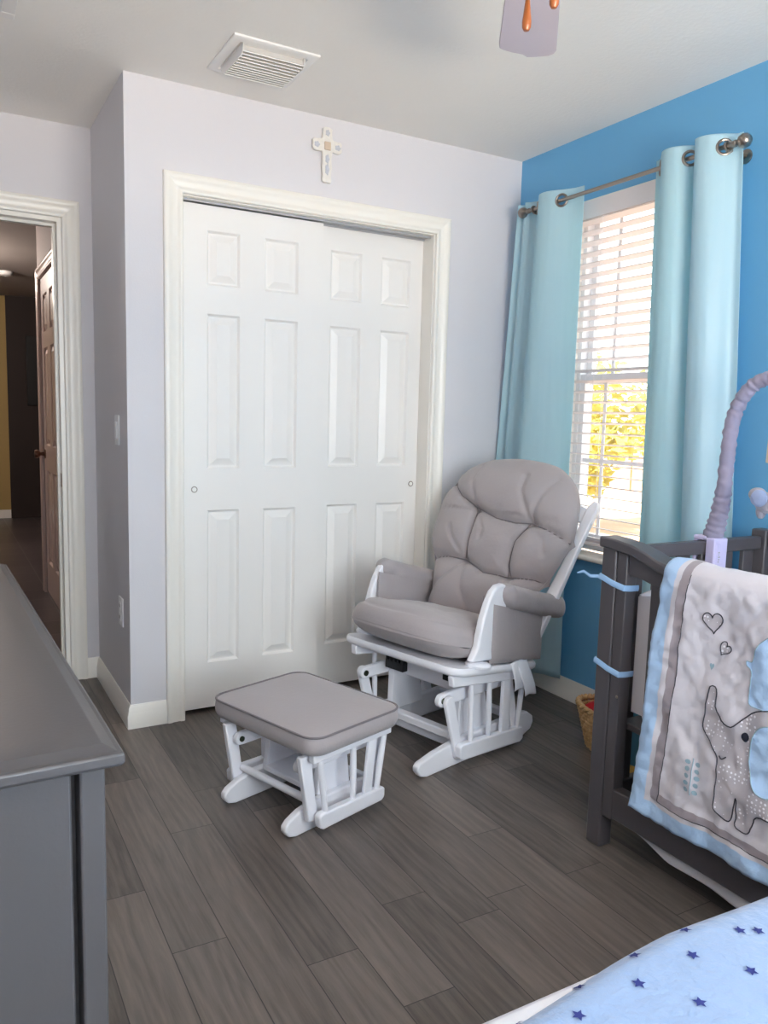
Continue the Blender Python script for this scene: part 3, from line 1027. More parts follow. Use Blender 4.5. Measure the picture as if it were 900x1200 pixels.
# back cushion on a plane leaning back 26 degrees
LEAN = radians(26)
BX, BZ = -.225, .42
OUTL = [(0, .215), (.06, .225), (.15, .248), (.22, .285), (.30, .322), (.40, .340), (.48, .340), (.56, .320), (.62, .282), (.67, .222), (.70, .150), (.715, .0)]
SEAMS = [
    [(-.330, .600), (-.305, .576), (-.215, .51), (-.111, .465), (.002, .430), (.1, .420), (.171, .429), (.25, .412), (.345, .380)],
    [(-.111, .465), (-.092, .366), (-.08, .241)],
    [(.171, .429), (.134, .342), (.132, .248), (.144, .198)],
    [(-.330, .225), (-.284, .230), (-.181, .239), (-.077, .235), (.027, .197), (.144, .198), (.234, .214), (.33, .215)],
]
FOLDS = [
    [(.228, .622), (.192, .537), (.171, .429)], [(-.077, .235), (-.14, .161), (-.215, .092)], [(.015, .028), (-.043, .11), (-.077, .235)],
    [(-.111, .465), (-.165, .575), (-.175, .66)], [(.171, .429), (.10, .55), (.09, .62)], [(-.08, .235), (-.17, .32), (-.20, .36)],
    [(.144, .198), (.13, .10), (.10, .03)], [(.144, .198), (.20, .11), (.22, .06)], [(.171, .429), (.25, .36), (.27, .31)], [(-.111, .465), (-.03, .37), (-.02, .33)],
]
BTN = [(-.111, .465), (.170, .429), (-.077, .235), (.144, .198)]


def segd(p, poly):
    best = 9
    for (a, c) in zip(poly[:-1], poly[1:]):
        dx, dy = c[0] - a[0], c[1] - a[1]
        t = max(0, min(1, ((p[0] - a[0]) * dx + (p[1] - a[1]) * dy) / (dx * dx + dy * dy)))
        best = min(best, hypot(p[0] - a[0] - t * dx, p[1] - a[1] - t * dy))
    return best


def outline_pts(n):
    """closed smooth outline, counter-clockwise, n points by arc length"""
    right = [(w + .012, v) for v, w in []]
    P = [(w, v) for v, w in OUTL]
    pts = P + [(-x, v) for x, v in P[::-1][1:]] + [(-.16, -.012), (0, -.018), (.16, -.012)]
    # catmull-rom
    out = []
    k = len(pts)
    for i in range(k):
        p0, p1, p2, p3 = pts[i - 1], pts[i], pts[(i + 1) % k], pts[(i + 2) % k]
        for j in range(12):
            t = j / 12
            out.append(tuple(.5 * ((2 * p1[q]) + (-p0[q] + p2[q]) * t + (2 * p0[q] - 5 * p1[q] + 4 * p2[q] - p3[q]) * t * t + (-p0[q] + 3 * p1[q] - 3 * p2[q] + p3[q]) * t ** 3) for q in (0, 1)))
    ln = [0]
    for i in range(len(out)):
        a, c = out[i], out[(i + 1) % len(out)]
        ln.append(ln[-1] + hypot(a[0] - c[0], a[1] - c[1]))
    res = []
    i = 0
    for m in range(n):
        d = ln[-1] * m / n
        while ln[i + 1] < d: i += 1
        t = (d - ln[i]) / (ln[i + 1] - ln[i])
        a, c = out[i], out[(i + 1) % len(out)]
        res.append((a[0] + (c[0] - a[0]) * t, a[1] + (c[1] - a[1]) * t))
    return res


OP = outline_pts(168)


def backp(u, v, d):
    """u sideways, v up the back, d forward of the back plane"""
    return Vector((BX - v * sin(LEAN) + d * cos(LEAN), u + .004, BZ + v * cos(LEAN) + d * sin(LEAN)))


def backf(r, j, top):
    ox, oy = OP[j]
    cu, cv = 0, .36
    u, v = cu + (ox - cu) * r, cv + (oy - cv) * r
    edge = max(0, 1 - r ** 3.2) ** .5
    if not top:
        return backp(u, v, -.035 * edge)
    d = .088 * edge
    # the three rolls puff out between their seams
    d += edge * .016 * (cos((v - .56) * 14) if v > .45 else cos((v - .32) * 16) * .8 if v > .22 else cos((v - .1) * 14))
    ds = min(segd((u, v), s) for s in SEAMS)
    d -= .022 * exp(-(ds / .010) ** 2) + .016 * exp(-(ds / .04) ** 2)
    df = min(segd((u, v), s) for s in FOLDS)
    d -= .0085 * exp(-(df / .010) ** 2) + .004 * exp(-(df / .03) ** 2)
    db = min(hypot(u - x, v - y) for x, y in BTN)
    d -= .012 * exp(-(db / .022) ** 2)
    d += .0025 * noise.noise((u * 14, v * 14, 3)) * edge
    # edge puckers
    d += .003 * sin(j * .75) * max(0, r - .75) * 4 * edge
    return backp(u, v, d)


b = MB()
NR, NA = 64, len(OP)
for top in (True, False):
    R = [[b.bm.verts.new(backf(max(.002, i / NR) ** .75, j, top)) for j in range(NA)] for i in range(NR + 1)]
    b.face(R[0])
    for i in range(NR):
        for j in range(NA):
            b.face([R[i][j], R[i][(j + 1) % NA], R[i + 1][(j + 1) % NA], R[i + 1][j]])
bmesh.ops.remove_doubles(b.bm, verts=b.bm.verts, dist=2e-5)
bc = b.build('back_cushion', M['fabric'], ch, angle=80)
for k, sm in enumerate(SEAMS):
    pts = []
    for (a, c) in zip(sm[:-1], sm[1:]):
        for q in range(6):
            t = q / 6
            pts.append((a[0] + (c[0] - a[0]) * t, a[1] + (c[1] - a[1]) * t))
    pts.append(sm[-1])
    P3 = []
    for (u, v) in pts:
        # r along the ray from the centre
        ang = math.atan2(v - .36, u)
        j = min(range(NA), key=lambda q: abs(math.remainder(math.atan2(OP[q][1] - .36, OP[q][0]) - ang, 2 * pi)))
        rr = hypot(u, v - .36) / hypot(OP[j][0], OP[j][1] - .36)
        if rr < .985:
            edge = max(0, 1 - rr ** 3.2) ** .5
            d = .088 * edge + edge * .016 * (cos((v - .56) * 14) if v > .45 else cos((v - .32) * 16) * .8 if v > .22 else cos((v - .1) * 14)) - .036
            P3.append(backp(u, v, d))
    if len(P3) > 3:
        MB().tube(P3, .0028, 6).build('seam', M['piping'], bc)

# white back frame: curved stiles, top rail and slats
def bp2(u, v, d): return backp(u - .004 if u > 0 else u + .022, v, d)


for s in (1, -1):
    inner = [(.225, .00), (.262, .12), (.292, .25), (.318, .38), (.330, .50)]
    outer = [(.290, -.06), (.314, .08), (.334, .22), (.352, .36), (.372, .49), (.384, .545), (.378, .575), (.358, .580), (.338, .552)]
    poly = [(s * x, v) for x, v in outer] + [(s * x, v) for x, v in inner[::-1]]
    MB().prism(poly, -.062, -.036, lambda u, v, w: bp2(u, v, w)).build('back_stile', M['white'], ch, bevel=.005)
MB().prism([(-.34, .48), (-.34, .545), (-.2, .60), (0, .62), (.2, .60), (.34, .545), (.34, .48), (.2, .53), (0, .55), (-.2, .53)], -.062, -.040, lambda u, v, w: bp2(u, v, w)).build('top_rail', M['white'], ch, bevel=.004)
MB().prism([(-.24, -.03), (.24, -.03), (.25, .03), (-.25, .03)], -.062, -.040, lambda u, v, w: bp2(u, v, w)).build('lower_rail', M['white'], ch, bevel=.004)
for u in (-.16, -.08, 0, .08, .16):
    MB().prism([(u - .016, .02), (u + .016, .02), (u + .016, .57), (u - .016, .57)], -.058, -.046, lambda u, v, w: bp2(u, v, w)).build('back_slat', M['white'], ch, bevel=.003)

# care tags hanging over the platform edge
def tagsheet(x0, x1, yb, zt, zb, dx):
    b = MB()
    def f(u, v):
        k = v
        y = .300 + .010 * sin(k * 3) + yb * k
        return Vector((x0 + (x1 - x0) * u + dx * k + .004 * sin(5 * k), y, zt + (zb - zt) * k + .004 * sin(u * 5)))
    b.grid(f, 8, 14)
    return b


o = tagsheet(-.105, -.205, .012, .345, .240, -.006).build('care_tag', M['paper'], ch, solid=.0008, angle=180); o['label'] = 'white paper care tag'
o = tagsheet(-.135, -.205, .028, .345, .215, -.022).build('care_tag', M['paper'], ch, solid=.0008, angle=180); o['label'] = 'white paper care tag'

# ================================================================ OTTOMAN
import_yaw = radians(198.5)
OX = Vector((cos(import_yaw), sin(import_yaw), 0)); OY = Vector((-sin(import_yaw), cos(import_yaw), 0))
PLK = Vector((-1.467, -1.069, 0))
ot = thing('glider_ottoman', 'low white gliding ottoman with flat grey cushion in front of the chair', 'ottoman', (0, 0, 0), import_yaw)
ot.location = PLK + OX * (-.115) + OY * (-.207)
for s in (1, -1):
    y0, y1 = (.122, .147) if s > 0 else (-.165, -.140)
    poly = [(-.155, 0), (.165, 0), (.192, .008), (.206, .026), (.206, .042), (.192, .056), (.15, .074), (.08, .086), (-.08, .086), (-.145, .078), (-.185, .052), (-.192, .030), (-.182, .010)]
    MB().prism(poly, y0, y1, XZY).build('runner', M['white'], ot, bevel=.005)
    yu0, yu1 = (.097, .122) if s > 0 else (-.140, -.115)
    MB().prism([(.060, .080), (-.080, .080), (-.062, .225), (.045, .225)], yu0, yu1, XZY).build('base_upright', M['white'], ot, bevel=.004)
    ya0, ya1 = (.123, .143) if s > 0 else (-.161, -.141)
    pa = MB().prism([(-.14, .185), (.135, .185)] + arc(.142, .205, .021, -60, 90, 8) + [(-.14, .228)], ya0, ya1, XZY).build('pivot_arm', M['white'], ot, bevel=.004)
    MB().lathe([(.009, 0), (.009, .004), (.005, .005), (.001, .003)], (.142, ya1, .206), (0, 1, 0), 14).build('bolt', M['bolt'], pa)
    for xt, xb in ((.165, .130), (-.150, -.115)):
        yb0, yb1 = (.162, .182) if s > 0 else (-.188, -.168)
        p = [(xt + .020, .256), (xt - .022, .256), (xb - .019, .050), (xb + .019, .050)]
        MB().prism(p, yb0, yb1, XZY).build('swing_arm', M['white'], ot, bevel=.004)
    yp0, yp1 = (.193, .219) if s > 0 else (-.226, -.200)
    poly = [(.128, .036), (-.134, .036), (-.143, .046), (-.142, .070), (-.132, .078), (.145, .088), (.156, .080), (.140, .044)]
    poly = [(.122, .034), (-.128, .034), (-.140, .044), (-.140, .072), (-.130, .078), (.128, .084), (.140, .076), (.136, .042)]
    MB().prism(poly, yp0, yp1, XZY).build('lower_plank', M['white'], ot, bevel=.005)
    ym = (yp0 + yp1) / 2
    for xa, xb in ((.135, .105), (-.005, -.008), (-.145, -.112)):
        MB().tube([(xb, ym, .07), ((xa + xb) / 2, ym, .17), (xa, ym, .262)], [.009, .0105, .009], 14).build('spindle', M['white'], ot)
    MB().box(-.165, .165, yp0 + .002, yp1 - .002, .244, .268).build('apron', M['white'], ot, bevel=.003)
    MB().prism([(-.05, .07), (-.085, .07), (-.105, .255), (-.07, .255)], ym - .006, ym + .006, XZY).build('side_slat', M['white'], ot, bevel=.003)
MB().tube([(.120, -.165, .098), (.120, .165, .098)], .012, 12).build('cross_rail', M['white'], ot)
MB().box(-.06, .07, -.115, .098, .086, .104).build('cross_board', M['white'], ot, bevel=.004)
MB().box(-.17, -.145, -.142, .124, .050, .076).build('cross_rail', M['white'], ot, bevel=.004)
b = MB(); b.loft([[(x, y, z) for x, y in rrect(-.165, .165, -.222, .214, .04, 6)] for z in (.262, .274)])
b.build('seat_platform', M['white'], ot, bevel=.004)


def flat_cushion(name, parent, Lx, Wy, z0, z1, r):
    b = MB()
    base = rrect(-Lx, Lx, -Wy, Wy, r, 10)
    n = len(base)
    rings = []
    for k, z in ((.90, z0), (.975, z0 + .002), (1.0, z0 + .014), (1.006, (z0 + z1) / 2), (1.0, z1 - .012), (.985, z1 - .003), (.965, z1), (.90, z1 + .003), (.7, z1 + .007), (.45, z1 + .010), (.2, z1 + .011), (.01, z1 + .011)):
        rings.append([Vector((x * k, y * k, z + (.0022 * noise.noise((x * k * 9, y * k * 9, z)) if k < .95 else .0015 * noise.noise((x * 20, y * 20, z))))) for x, y in base])
    b.loft(rings)
    return b.build(name, M['fabric'], parent, angle=80)


cu = flat_cushion('cushion', ot, .192, .244, .272, .330, .05)
ring = rrect(-.1905, .1905, -.2425, .2425, .05, 10)
MB().tube([Vector((x, y, .3285)) for x, y in ring + ring[:1]], .0036, 8, False).build('piping', M['piping'], cu)

# ================================================================ DRESSER
dr = thing('dresser', 'long low grey dresser with a moulded top edge beside the alcove doorway', 'dresser', (-2.2455, -2.217, 0), radians(1.62))
DW, DD, DTOP = 1.157, .500, .875      # length along y, depth to -x


def dbox(b, x0, x1, y0, y1, z0, z1): return b.box(x0, x1, y0, y1, z0, z1)


b = MB()
tw = .018
outer = lambda k: [(-DD + k, k), (-k, k), (-k, DW - k), (-DD + k, DW - k)]
prof = [(.010, DTOP - .0235), (.003, DTOP - .022), (0, DTOP - .0185), (0, DTOP - .0085), (.002, DTOP - .0068), (.005, DTOP - .0066), (.007, DTOP - .0062), (.0185, DTOP - .0004), (.021, DTOP), (.06, DTOP)]
b.loft([[(x, y, z) for x, y in outer(k)] for k, z in prof])
b.build('top', M['greywood'], dr, angle=25, bevel=.0015)
bx1 = -.017
b = MB(); b.box(-DD + .02, bx1 - .02, .048, DW - .048, .10, DTOP - .0235)
body = b.build('carcass', M['greywood'], dr, bevel=.002)
for (x0, x1, y0, y1) in ((bx1 - .026, bx1, .018, .062), (bx1 - .026, bx1, DW - .062, DW - .018), (-DD + .02, -DD + .07, .020, .062), (-DD + .02, -DD + .07, DW - .062, DW - .020)):
    MB().box(x0, x1, y0, y1, 0, DTOP - .0235).build('corner_post', M['greywood'], dr, bevel=.003)
for y0, y1 in ((.020, .047), (DW - .047, DW - .020)):
    MB().box(-DD + .079, bx1 - .034, y0 - .0, y1, .10, DTOP - .024).build('end_panel', M['greywood'], dr, bevel=.003)
for r in range(3):
    for c in range(2):
        y0 = .07 + c * (DW - .13) / 2 + .006; y1 = y0 + (DW - .13) / 2 - .012
        z0 = .14 + r * .228
        q = MB().box(bx1 - .021, bx1 - .004, y0, y1, z0, z0 + .214).build('drawer', M['greywood'], dr, bevel=.003)
        for yk in (y0 + .12, y1 - .12):
            MB().lathe([(.007, 0), (.006, .012), (.014, .018), (.015, .024), (.010, .029), (.001, .030)], (bx1 - .004, yk, z0 + .107), (1, 0, 0), 16).build('knob', M['nickel'], q)
MB().box(bx1 - .02, bx1 - .008, .062, DW - .062, .06, .13).build('plinth', M['greywood'], dr, bevel=.003)

# ================================================================ CRIB
CX0, CX1 = -.775, -.075       # front face, back face
CY0, CY1 = -1.42, -2.76       # visible end, far end
CYM = (CY0 + CY1) / 2
cr = thing('crib', 'slate grey wooden baby crib standing along the blue wall', 'crib', ((CX0 + CX1) / 2, CYM, 0))
cc = cr.location


def cb(b, x0, x1, y0, y1, z0, z1): return b.box(x0 - cc.x, x1 - cc.x, y0 - cc.y, y1 - cc.y, z0, z1)


def cprism(b, poly, x0, x1): return b.prism([(y - cc.y, z) for y, z in poly], x0 - cc.x, x1 - cc.x, YZX)


for ya, yb in ((CY0, CY0 - .052), (CY1 + .052, CY1)):
    b = MB(); cb(b, CX0, CX0 + .05, min(ya, yb), max(ya, yb), 0, .878); b.build('post', M['crib'], cr, bevel=.004)
    b = MB(); cb(b, CX1 - .05, CX1, min(ya, yb), max(ya, yb), 0, .90); b.build('post', M['crib'], cr, bevel=.004)
for ya, yb in ((CY0 - .0535, CY0 - .090), (CY1 + .090, CY1 + .0535)):
    b = MB(); cb(b, CX0 + .004, CX0 + .044, min(ya, yb), max(ya, yb), .10, .872); b.build('stile', M['crib'], cr, bevel=.003)
# sweeping front cap and rail
mir = lambda P: P + [(2 * CYM - y, z) for y, z in P[::-1]]
topc = mir([(CY0 + .008, .908), (-1.47, .906), (-1.53, .899), (-1.58, .886), (-1.625, .870), (-1.68, .858), (-1.76, .851), (-1.9, .848)])
botc = [(y, z - .030) for y, z in topc]
b = MB(); cprism(b, topc + botc[::-1], CX0 - .008, CX0 + .058); b.build('front_cap', M['crib'], cr, bevel=.005)
low = mir([(CY0 - .09, .812), (-1.56, .808), (-1.62, .795), (-1.70, .785), (-1.9, .780)])
upp = [(y, z - .001) for y, z in botc if CY1 + .09 <= y <= CY0 - .09]
upp = [(CY0 - .09, .875)] + [q for q in upp if CY1 + .095 < q[0] < CY0 - .095] + [(CY1 + .09, .875)]
b = MB(); cprism(b, upp + low[::-1], CX0 + .010, CX0 + .040); b.build('front_rail', M['crib'], cr, bevel=.003)
b = MB(); cb(b, CX0 + .006, CX0 + .044, CY1 + .052, CY0 - .052, .105, .192); b.build('bottom_rail', M['crib'], cr, bevel=.004)
ys = -1.612
while ys > CY1 + .11:
    b = MB(); cb(b, CX0 + .018, CX0 + .034, ys - .027, ys + .027, .19, .815); b.build('slat', M['crib'], cr, bevel=.003)
    ys -= .0965
# end panels
for ye in (CY0 - .026, CY1 + .026):
    b = MB(); cb(b, CX0 + .05, CX1 - .05, ye - .014, ye + .014, .838, .879); b.build('end_rail', M['crib'], cr, bevel=.004)
    b = MB(); cb(b, CX0 + .05, CX1 - .05, ye - .014, ye + .014, .105, .18); b.build('end_rail', M['crib'], cr, bevel=.004)
    for xs in (-.668, -.570, -.472, -.374, -.276, -.178):
        b = MB(); cb(b, xs - .024, xs + .024, ye - .008, ye + .008, .178, .84); b.build('slat', M['crib'], cr, bevel=.003)
# back panel against the wall
b = MB(); cb(b, CX1 - .04, CX1 - .01, CY1 + .052, CY0 - .052, .845, .895); b.build('back_rail', M['crib'], cr, bevel=.004)
b = MB(); cb(b, CX1 - .04, CX1 - .01, CY1 + .052, CY0 - .052, .105, .18); b.build('back_rail', M['crib'], cr, bevel=.004)
ys = CY0 - .11
while ys > CY1 + .1:
    b = MB(); cb(b, CX1 - .033, CX1 - .017, ys - .024, ys + .024, .178, .85); b.build('slat', M['crib'], cr, bevel=.003)
    ys -= .098
b = MB(); cb(b, CX0 + .05, CX1 - .045, CY1 + .055, CY0 - .055, .36, .38); b.build('mattress_board', M['crib'], cr, bevel=.003)
for yk, zk in ((CY0 - .083, .463),):
    b = MB().lathe([(.005, 0), (.004, -.002), (.001, -.003)], (CX0 + .004 - cc.x, yk - cc.y, zk), (1, 0, 0), 12); b.build('screw', M['nickel'], cr)


# hanging fabric strip under the bottom rail
def rufff(u, v):
    y = -1.57 + (CY1 + .1 + 1.57) * u
    dip = .003 + .030 * min(1, u * 8) + .008 * noise.noise((y * 6, 0, 0))
    return Vector((CX0 + .028 - .012 * v + .004 * sin(y * 30) * v - cc.x, y - cc.y, .106 - dip * v))


MB().grid(rufff, 60, 6).build('fabric_hem', M['ruffle'], cr, solid=.002, angle=180)['label'] = 'pale fabric hem under the bottom rail'

mt = MB().prism(rrect(CX0 + .088, CX1 - .090, CY1 + .085, CY0 - .085, .03), .382, .50, XYZ).build('crib_mattress', M['mattress'], None, bevel=.012, seg=3)
tag(mt, 'white sheeted mattress inside the grey crib', 'mattress'); home(mt)

# bumper with dotted fabric, tied to the posts
bu = thing('crib_bumper', 'white dotted padded bumper lining the inside of the crib', 'bumper', (cc.x, cc.y, .40))
def bumpwall(p, q, nrm, nm):
    p = Vector((p[0] - cc.x, p[1] - cc.y, 0)); q = Vector((q[0] - cc.x, q[1] - cc.y, 0)); n_ = Vector((*nrm, 0))
    def f(u, v, s):
        base = p + (q - p) * u
        top = .335 + .014 * abs(sin(u * (q - p).length * 16))
        e = min(min(u, 1 - u) * 14, min(v, 1 - v) * 9, 1)
        return base + n_ * (s * .014 * max(e, .05) ** .5) + Vector((0, 0, .010 + top * v))
    b = MB()
    b.grid(lambda u, v: f(u, v, 1), 60, 10); b.grid(lambda u, v: f(u, v, -1), 60, 10)
    for e in (0, 1):
        b.loft([[f(e, j / 10, 1), f(e, j / 10, -1)] for j in range(11)], False, False)
        b.loft([[f(j / 60, e, 1), f(j / 60, e, -1)] for j in range(61)], False, False)
    bmesh.ops.remove_doubles(b.bm, verts=b.bm.verts, dist=1e-4)
    b.build(nm, M['bumper'], bu, angle=70)


bumpwall((CX0 + .070, CY0 - .08), (CX0 + .070, CY1 + .08), (1, 0), 'front_pad')
bumpwall((CX0 + .09, CY0 - .066), (CX1 - .09, CY0 - .066), (0, 1), 'end_pad')
bumpwall((CX1 - .070, CY0 - .08), (CX1 - .070, CY1 + .08), (1, 0), 'back_pad')
for zt, drop in ((.792, .030), (.547, .018)):
    xf = CX0 - .004
    P = [(CX0 + .052, CY0 - .092, zt - .02), (CX0 + .02, CY0 - .0945, zt - .018), (xf, CY0 - .092, zt - .016), (xf - .001, CY0 - .05, zt - .010), (xf, CY0 - .01, zt), (CX0 - .003, CY0 + .004, zt + .002), (CX0 + .03, CY0 + .005, zt), (CX0 + .054, CY0 + .004, zt - .002)]
    P = [Vector((x - cc.x, y - cc.y, z - .40)) for x, y, z in P]
    MB().tube(P, .0085, 8, True, .22).build('tie', M['ribbon'], bu)['label'] = 'pale blue ribbon tie around the post'
    if zt > .7:
        Q = [Vector((x - cc.x, y - cc.y, z - .40)) for x, y, z in ((CX0 + .0, CY0 + .004, zt), (CX0 - .012, CY0 + .03, zt - .004), (CX0 - .014, CY0 + .055, zt + .006), (CX0 - .02, CY0 + .075, zt - .002))]
        MB().tube(Q, [.005, .0045, .004, .002], 8, True, .3).build('tie_end', M['ribbon'], bu)

# --- quilt draped over the front rail
QY, QW = -1.663, .90
QZB = .207
RT = .850                       # rail top
XF = CX0 - .020                 # hanging plane


def qleft(z): return QY + max(0, .886 - z) / .68 * .046


def qsurf(a, s):
    """a: distance from the left edge, s: distance up from the bottom edge along the cloth"""
    Lf = RT - QZB
    wob = .012 * noise.noise((a * 4.5, s * 3.2, 2.2)) + .0065 * noise.noise((a * 13 + s * 5, s * 10, 6.1)) + .0055 * noise.noise((a * 30, s * 26, 4.4)) + .0032 * noise.noise((a * 62, s * 58, 9.4))
    wob += .006 * sin(a * 22 + 1.5 * sin(s * 6)) * max(0, s - .25) * 1.4
    R_ = .045
    if s < Lf - R_ * .2:
        x = XF - .004 - wob - .020 * (1 - s / Lf) ** 2
        z = QZB + s
        y = qleft(z) - a
    else:
        t = (s - (Lf - R_ * .2)) / R_
        if t < pi * .75:
            x = XF + R_ - R_ * cos(t) - wob * .6 - .004
            z = RT - R_ * .2 + R_ * sin(t) * .9 - wob * .3
        else:
            u = s - (Lf - R_ * .2) - R_ * pi * .75
            x = XF + R_ + R_ * .707 + .004 + wob * .4
            z = RT - R_ * .2 + R_ * .707 * .9 - u
        y = qleft(.886) - a
    z += .006 * noise.noise((a * 5, 9.0, 1)) * (1 if s < .1 else 0)
    return Vector((x, y, z))


QS = (RT - QZB) + .045 * 2.2 + .16
acuts = [0, .008, .016, .024, .032, .042, .050, .058, .064, .072, .082]
acuts += [.082 + (QW - .164) * i / 110 for i in range(1, 110)] + [QW - q for q in acuts[::-1]]
scuts = [0, .008, .016, .024, .032, .040, .046, .052, .058, .064, .072]
n = 110
scuts += [.072 + (QS - .072) * i / n for i in range(1, n + 1)]


def band(a, s):
    da = min(a, QW - a)
    if da < .042 or s < .040: return 0
    if da < .058 or s < .052: return 1
    if da < .082 or s < .072: return 2
    return 1


b = MB()
V = [[b.bm.verts.new(qsurf(a, s)) for s in scuts] for a in acuts]
for i in range(len(acuts) - 1):
    for j in range(len(scuts) - 1):
        b.mi = band((acuts[i] + acuts[i + 1]) / 2, (scuts[j] + scuts[j + 1]) / 2)
        b.face([V[i][j], V[i + 1][j], V[i + 1][j + 1], V[i][j + 1]])
qo = b.build('baby_quilt', [M['qblue'], M['qwhite'], M['qgrey']], None, angle=180)
dmod = qo.modifiers.new('solid', 'SOLIDIFY'); dmod.thickness = .012; dmod.offset = 0
tag(qo, 'white quilt with blue and grey border and appliqued elephant draped over the crib rail', 'quilt')


def yz_to_q(y, z):
    return qleft(z) - y, z - QZB


def applique(name, poly, m, lift=.0075, outline=None, ow=.0016, label=None, closed=True):
    b = MB()
    vs = [b.bm.verts.new((y, z, 0)) for y, z in poly]
    for i in range(len(vs)):
        b.bm.edges.new((vs[i], vs[(i + 1) % len(vs)]))
    bmesh.ops.triangle_fill(b.bm, edges=b.bm.edges[:], use_beauty=True)
    ys_ = [p[0] for p in poly]; zs_ = [p[1] for p in poly]
    step = .012
    for ax, lo, hi in ((0, min(ys_), max(ys_)), (1, min(zs_), max(zs_))):
        c = lo + step
        while c < hi:
            nrm = (1, 0, 0) if ax == 0 else (0, 1, 0)
            co = (c, 0, 0) if ax == 0 else (0, c, 0)
            bmesh.ops.bisect_plane(b.bm, geom=b.bm.verts[:] + b.bm.edges[:] + b.bm.faces[:], plane_co=co, plane_no=nrm)
            c += step
    for v in b.bm.verts:
        p = qsurf(*yz_to_q(v.co.x, v.co.y))
        v.co = Vector((p.x - lift, p.y, p.z))
    o = b.build(name, m, qo, angle=180)
    if label: o['label'] = label
    if outline:
        stitch(poly + poly[:1], o, outline, ow, lift + .0004)
    return o


def stitch(poly, parent, m, w, lift, name='stitching'):
    pts = []
    for (p, q) in zip(poly[:-1], poly[1:]):
        k = max(1, int(hypot(p[0] - q[0], p[1] - q[1]) / .008))
        for i in range(k):
            t = i / k
            pts.append((p[0] + (q[0] - p[0]) * t, p[1] + (q[1] - p[1]) * t))
    pts.append(poly[-1])
    P = []
    for y, z in pts:
        p = qsurf(*yz_to_q(y, z)); P.append(Vector((p.x - lift, p.y, p.z)))
    return MB().tube(P, w, 6).build(name, m, parent)


def smooth_poly(P, k=4, closed=True):
    out = []
    n = len(P)
    for i in range(n if closed else n - 1):
        g = (lambda q: P[q % n]) if closed else (lambda q: P[max(0, min(n - 1, q))])
        p0, p1, p2, p3 = g(i - 1), g(i), g(i + 1), g(i + 2)
        for j in range(k):
            t = j / k
            out.append(tuple(.5 * ((2 * p1[q]) + (-p0[q] + p2[q]) * t + (2 * p0[q] - 5 * p1[q] + 4 * p2[q] - p3[q]) * t * t + (-p0[q] + 3 * p1[q] - 3 * p2[q] + p3[q]) * t ** 3) for q in (0, 1)))
    if not closed:
        out.append(P[-1])
    return out


ele = smooth_poly([(-1.829, .603), (-1.822, .57), (-1.818, .53), (-1.817, .498), (-1.832, .483), (-1.851, .466), (-1.868, .440), (-1.874, .40), (-1.877, .35), (-1.880, .322), (-1.900, .308), (-1.920, .307), (-1.928, .33), (-1.930, .364),
                   (-1.9335, .366), (-1.936, .33), (-1.938, .305), (-1.955, .299), (-1.972, .303), (-1.980, .325), (-1.990, .350), (-2.03, .356), (-2.062, .345), (-2.068, .31), (-2.09, .300), (-2.118, .31), (-2.124, .35),
                   (-2.130, .35), (-2.138, .31), (-2.16, .300), (-2.188, .315), (-2.20, .42), (-2.17, .53), (-2.09, .592), (-2.01, .60), (-1.958, .585), (-1.925, .555), (-1.899, .527), (-1.868, .532), (-1.848, .560), (-1.846, .601)], 3)
applique('elephant_applique', ele, M['eleph'], .0078, M['thread'], .0015, 'grey dotted elephant shape')
ear = smooth_poly([(-1.962, .54), (-1.952, .49), (-1.964, .435), (-1.992, .402), (-2.035, .42), (-2.055, .49), (-2.035, .55), (-1.995, .562)], 5)
applique('ear_applique', ear, M['qblue'], .0095, M['sprig'], .0012, 'pale blue elephant ear')
bird = smooth_poly([(-1.957, .746), (-1.940, .718), (-1.934, .694), (-1.920, .692), (-1.922, .682), (-1.933, .672), (-1.934, .63), (-1.936, .596), (-1.975, .594), (-2.03, .61), (-2.06, .69), (-2.03, .75), (-1.99, .768)], 4)
applique('blue_applique', bird, M['qblue'], .0085, M['sprig'], .0010, 'pale blue cloth shape')
eye = [(-1.937 + .009 * cos(t * pi / 8), .517 + .011 * sin(t * pi / 8)) for t in range(16)]
applique('eye_patch', eye, M['eye'], .0095, None, label='navy eye')


def heart(cy, cz, w, h, rot):
    P = []
    for i in range(36):
        t = 2 * pi * i / 36
        x = 16 * sin(t) ** 3 / 32 * w; z = (13 * cos(t) - 5 * cos(2 * t) - 2 * cos(3 * t) - cos(4 * t)) / 29 * h
        P.append((cy + x * cos(rot) - z * sin(rot), cz + x * sin(rot) + z * cos(rot)))
    return P


applique('heart_applique', heart(-1.821, .760, .050, .050, -.12), M['eleph'], .0078, M['thread'], .0014, 'larger grey heart')
applique('heart_applique', heart(-1.856, .702, .030, .034, .5), M['eleph'], .0078, M['thread'], .0012, 'smaller grey heart')
applique('drop_applique', heart(-1.8235, .650, .012, .018, 0), M['sprig'], .0078, None, label='tiny teal heart')
smile = smooth_poly([(-1.874, .448), (-1.882, .443), (-1.893, .452)], 4, False)
stitch(smile, qo, M['thread'], .0014, .0088, 'smile_stitching')
sp = stitch(smooth_poly([(-1.802, .412), (-1.805, .37), (-1.808, .322)], 4, False), qo, M['sprig'], .0012, .0080, 'sprig_stitching')
for k in range(5):
    for s in (-1, 1):
        yy, zz = -1.803 - .001 * k + s * .013, .400 - .017 * k
        pl_ = [(yy + .0075 * cos(t * pi / 5), zz + .0058 * sin(t * pi / 5)) for t in range(10)]
        applique('sprig_leaf', pl_, M['sprig'], .0082)
stitch([(qleft(z) - .0835, z) for z in [.262 + .02 * i for i in range(31)]], qo, M['thread'], .0010, .0066, 'border_stitching')
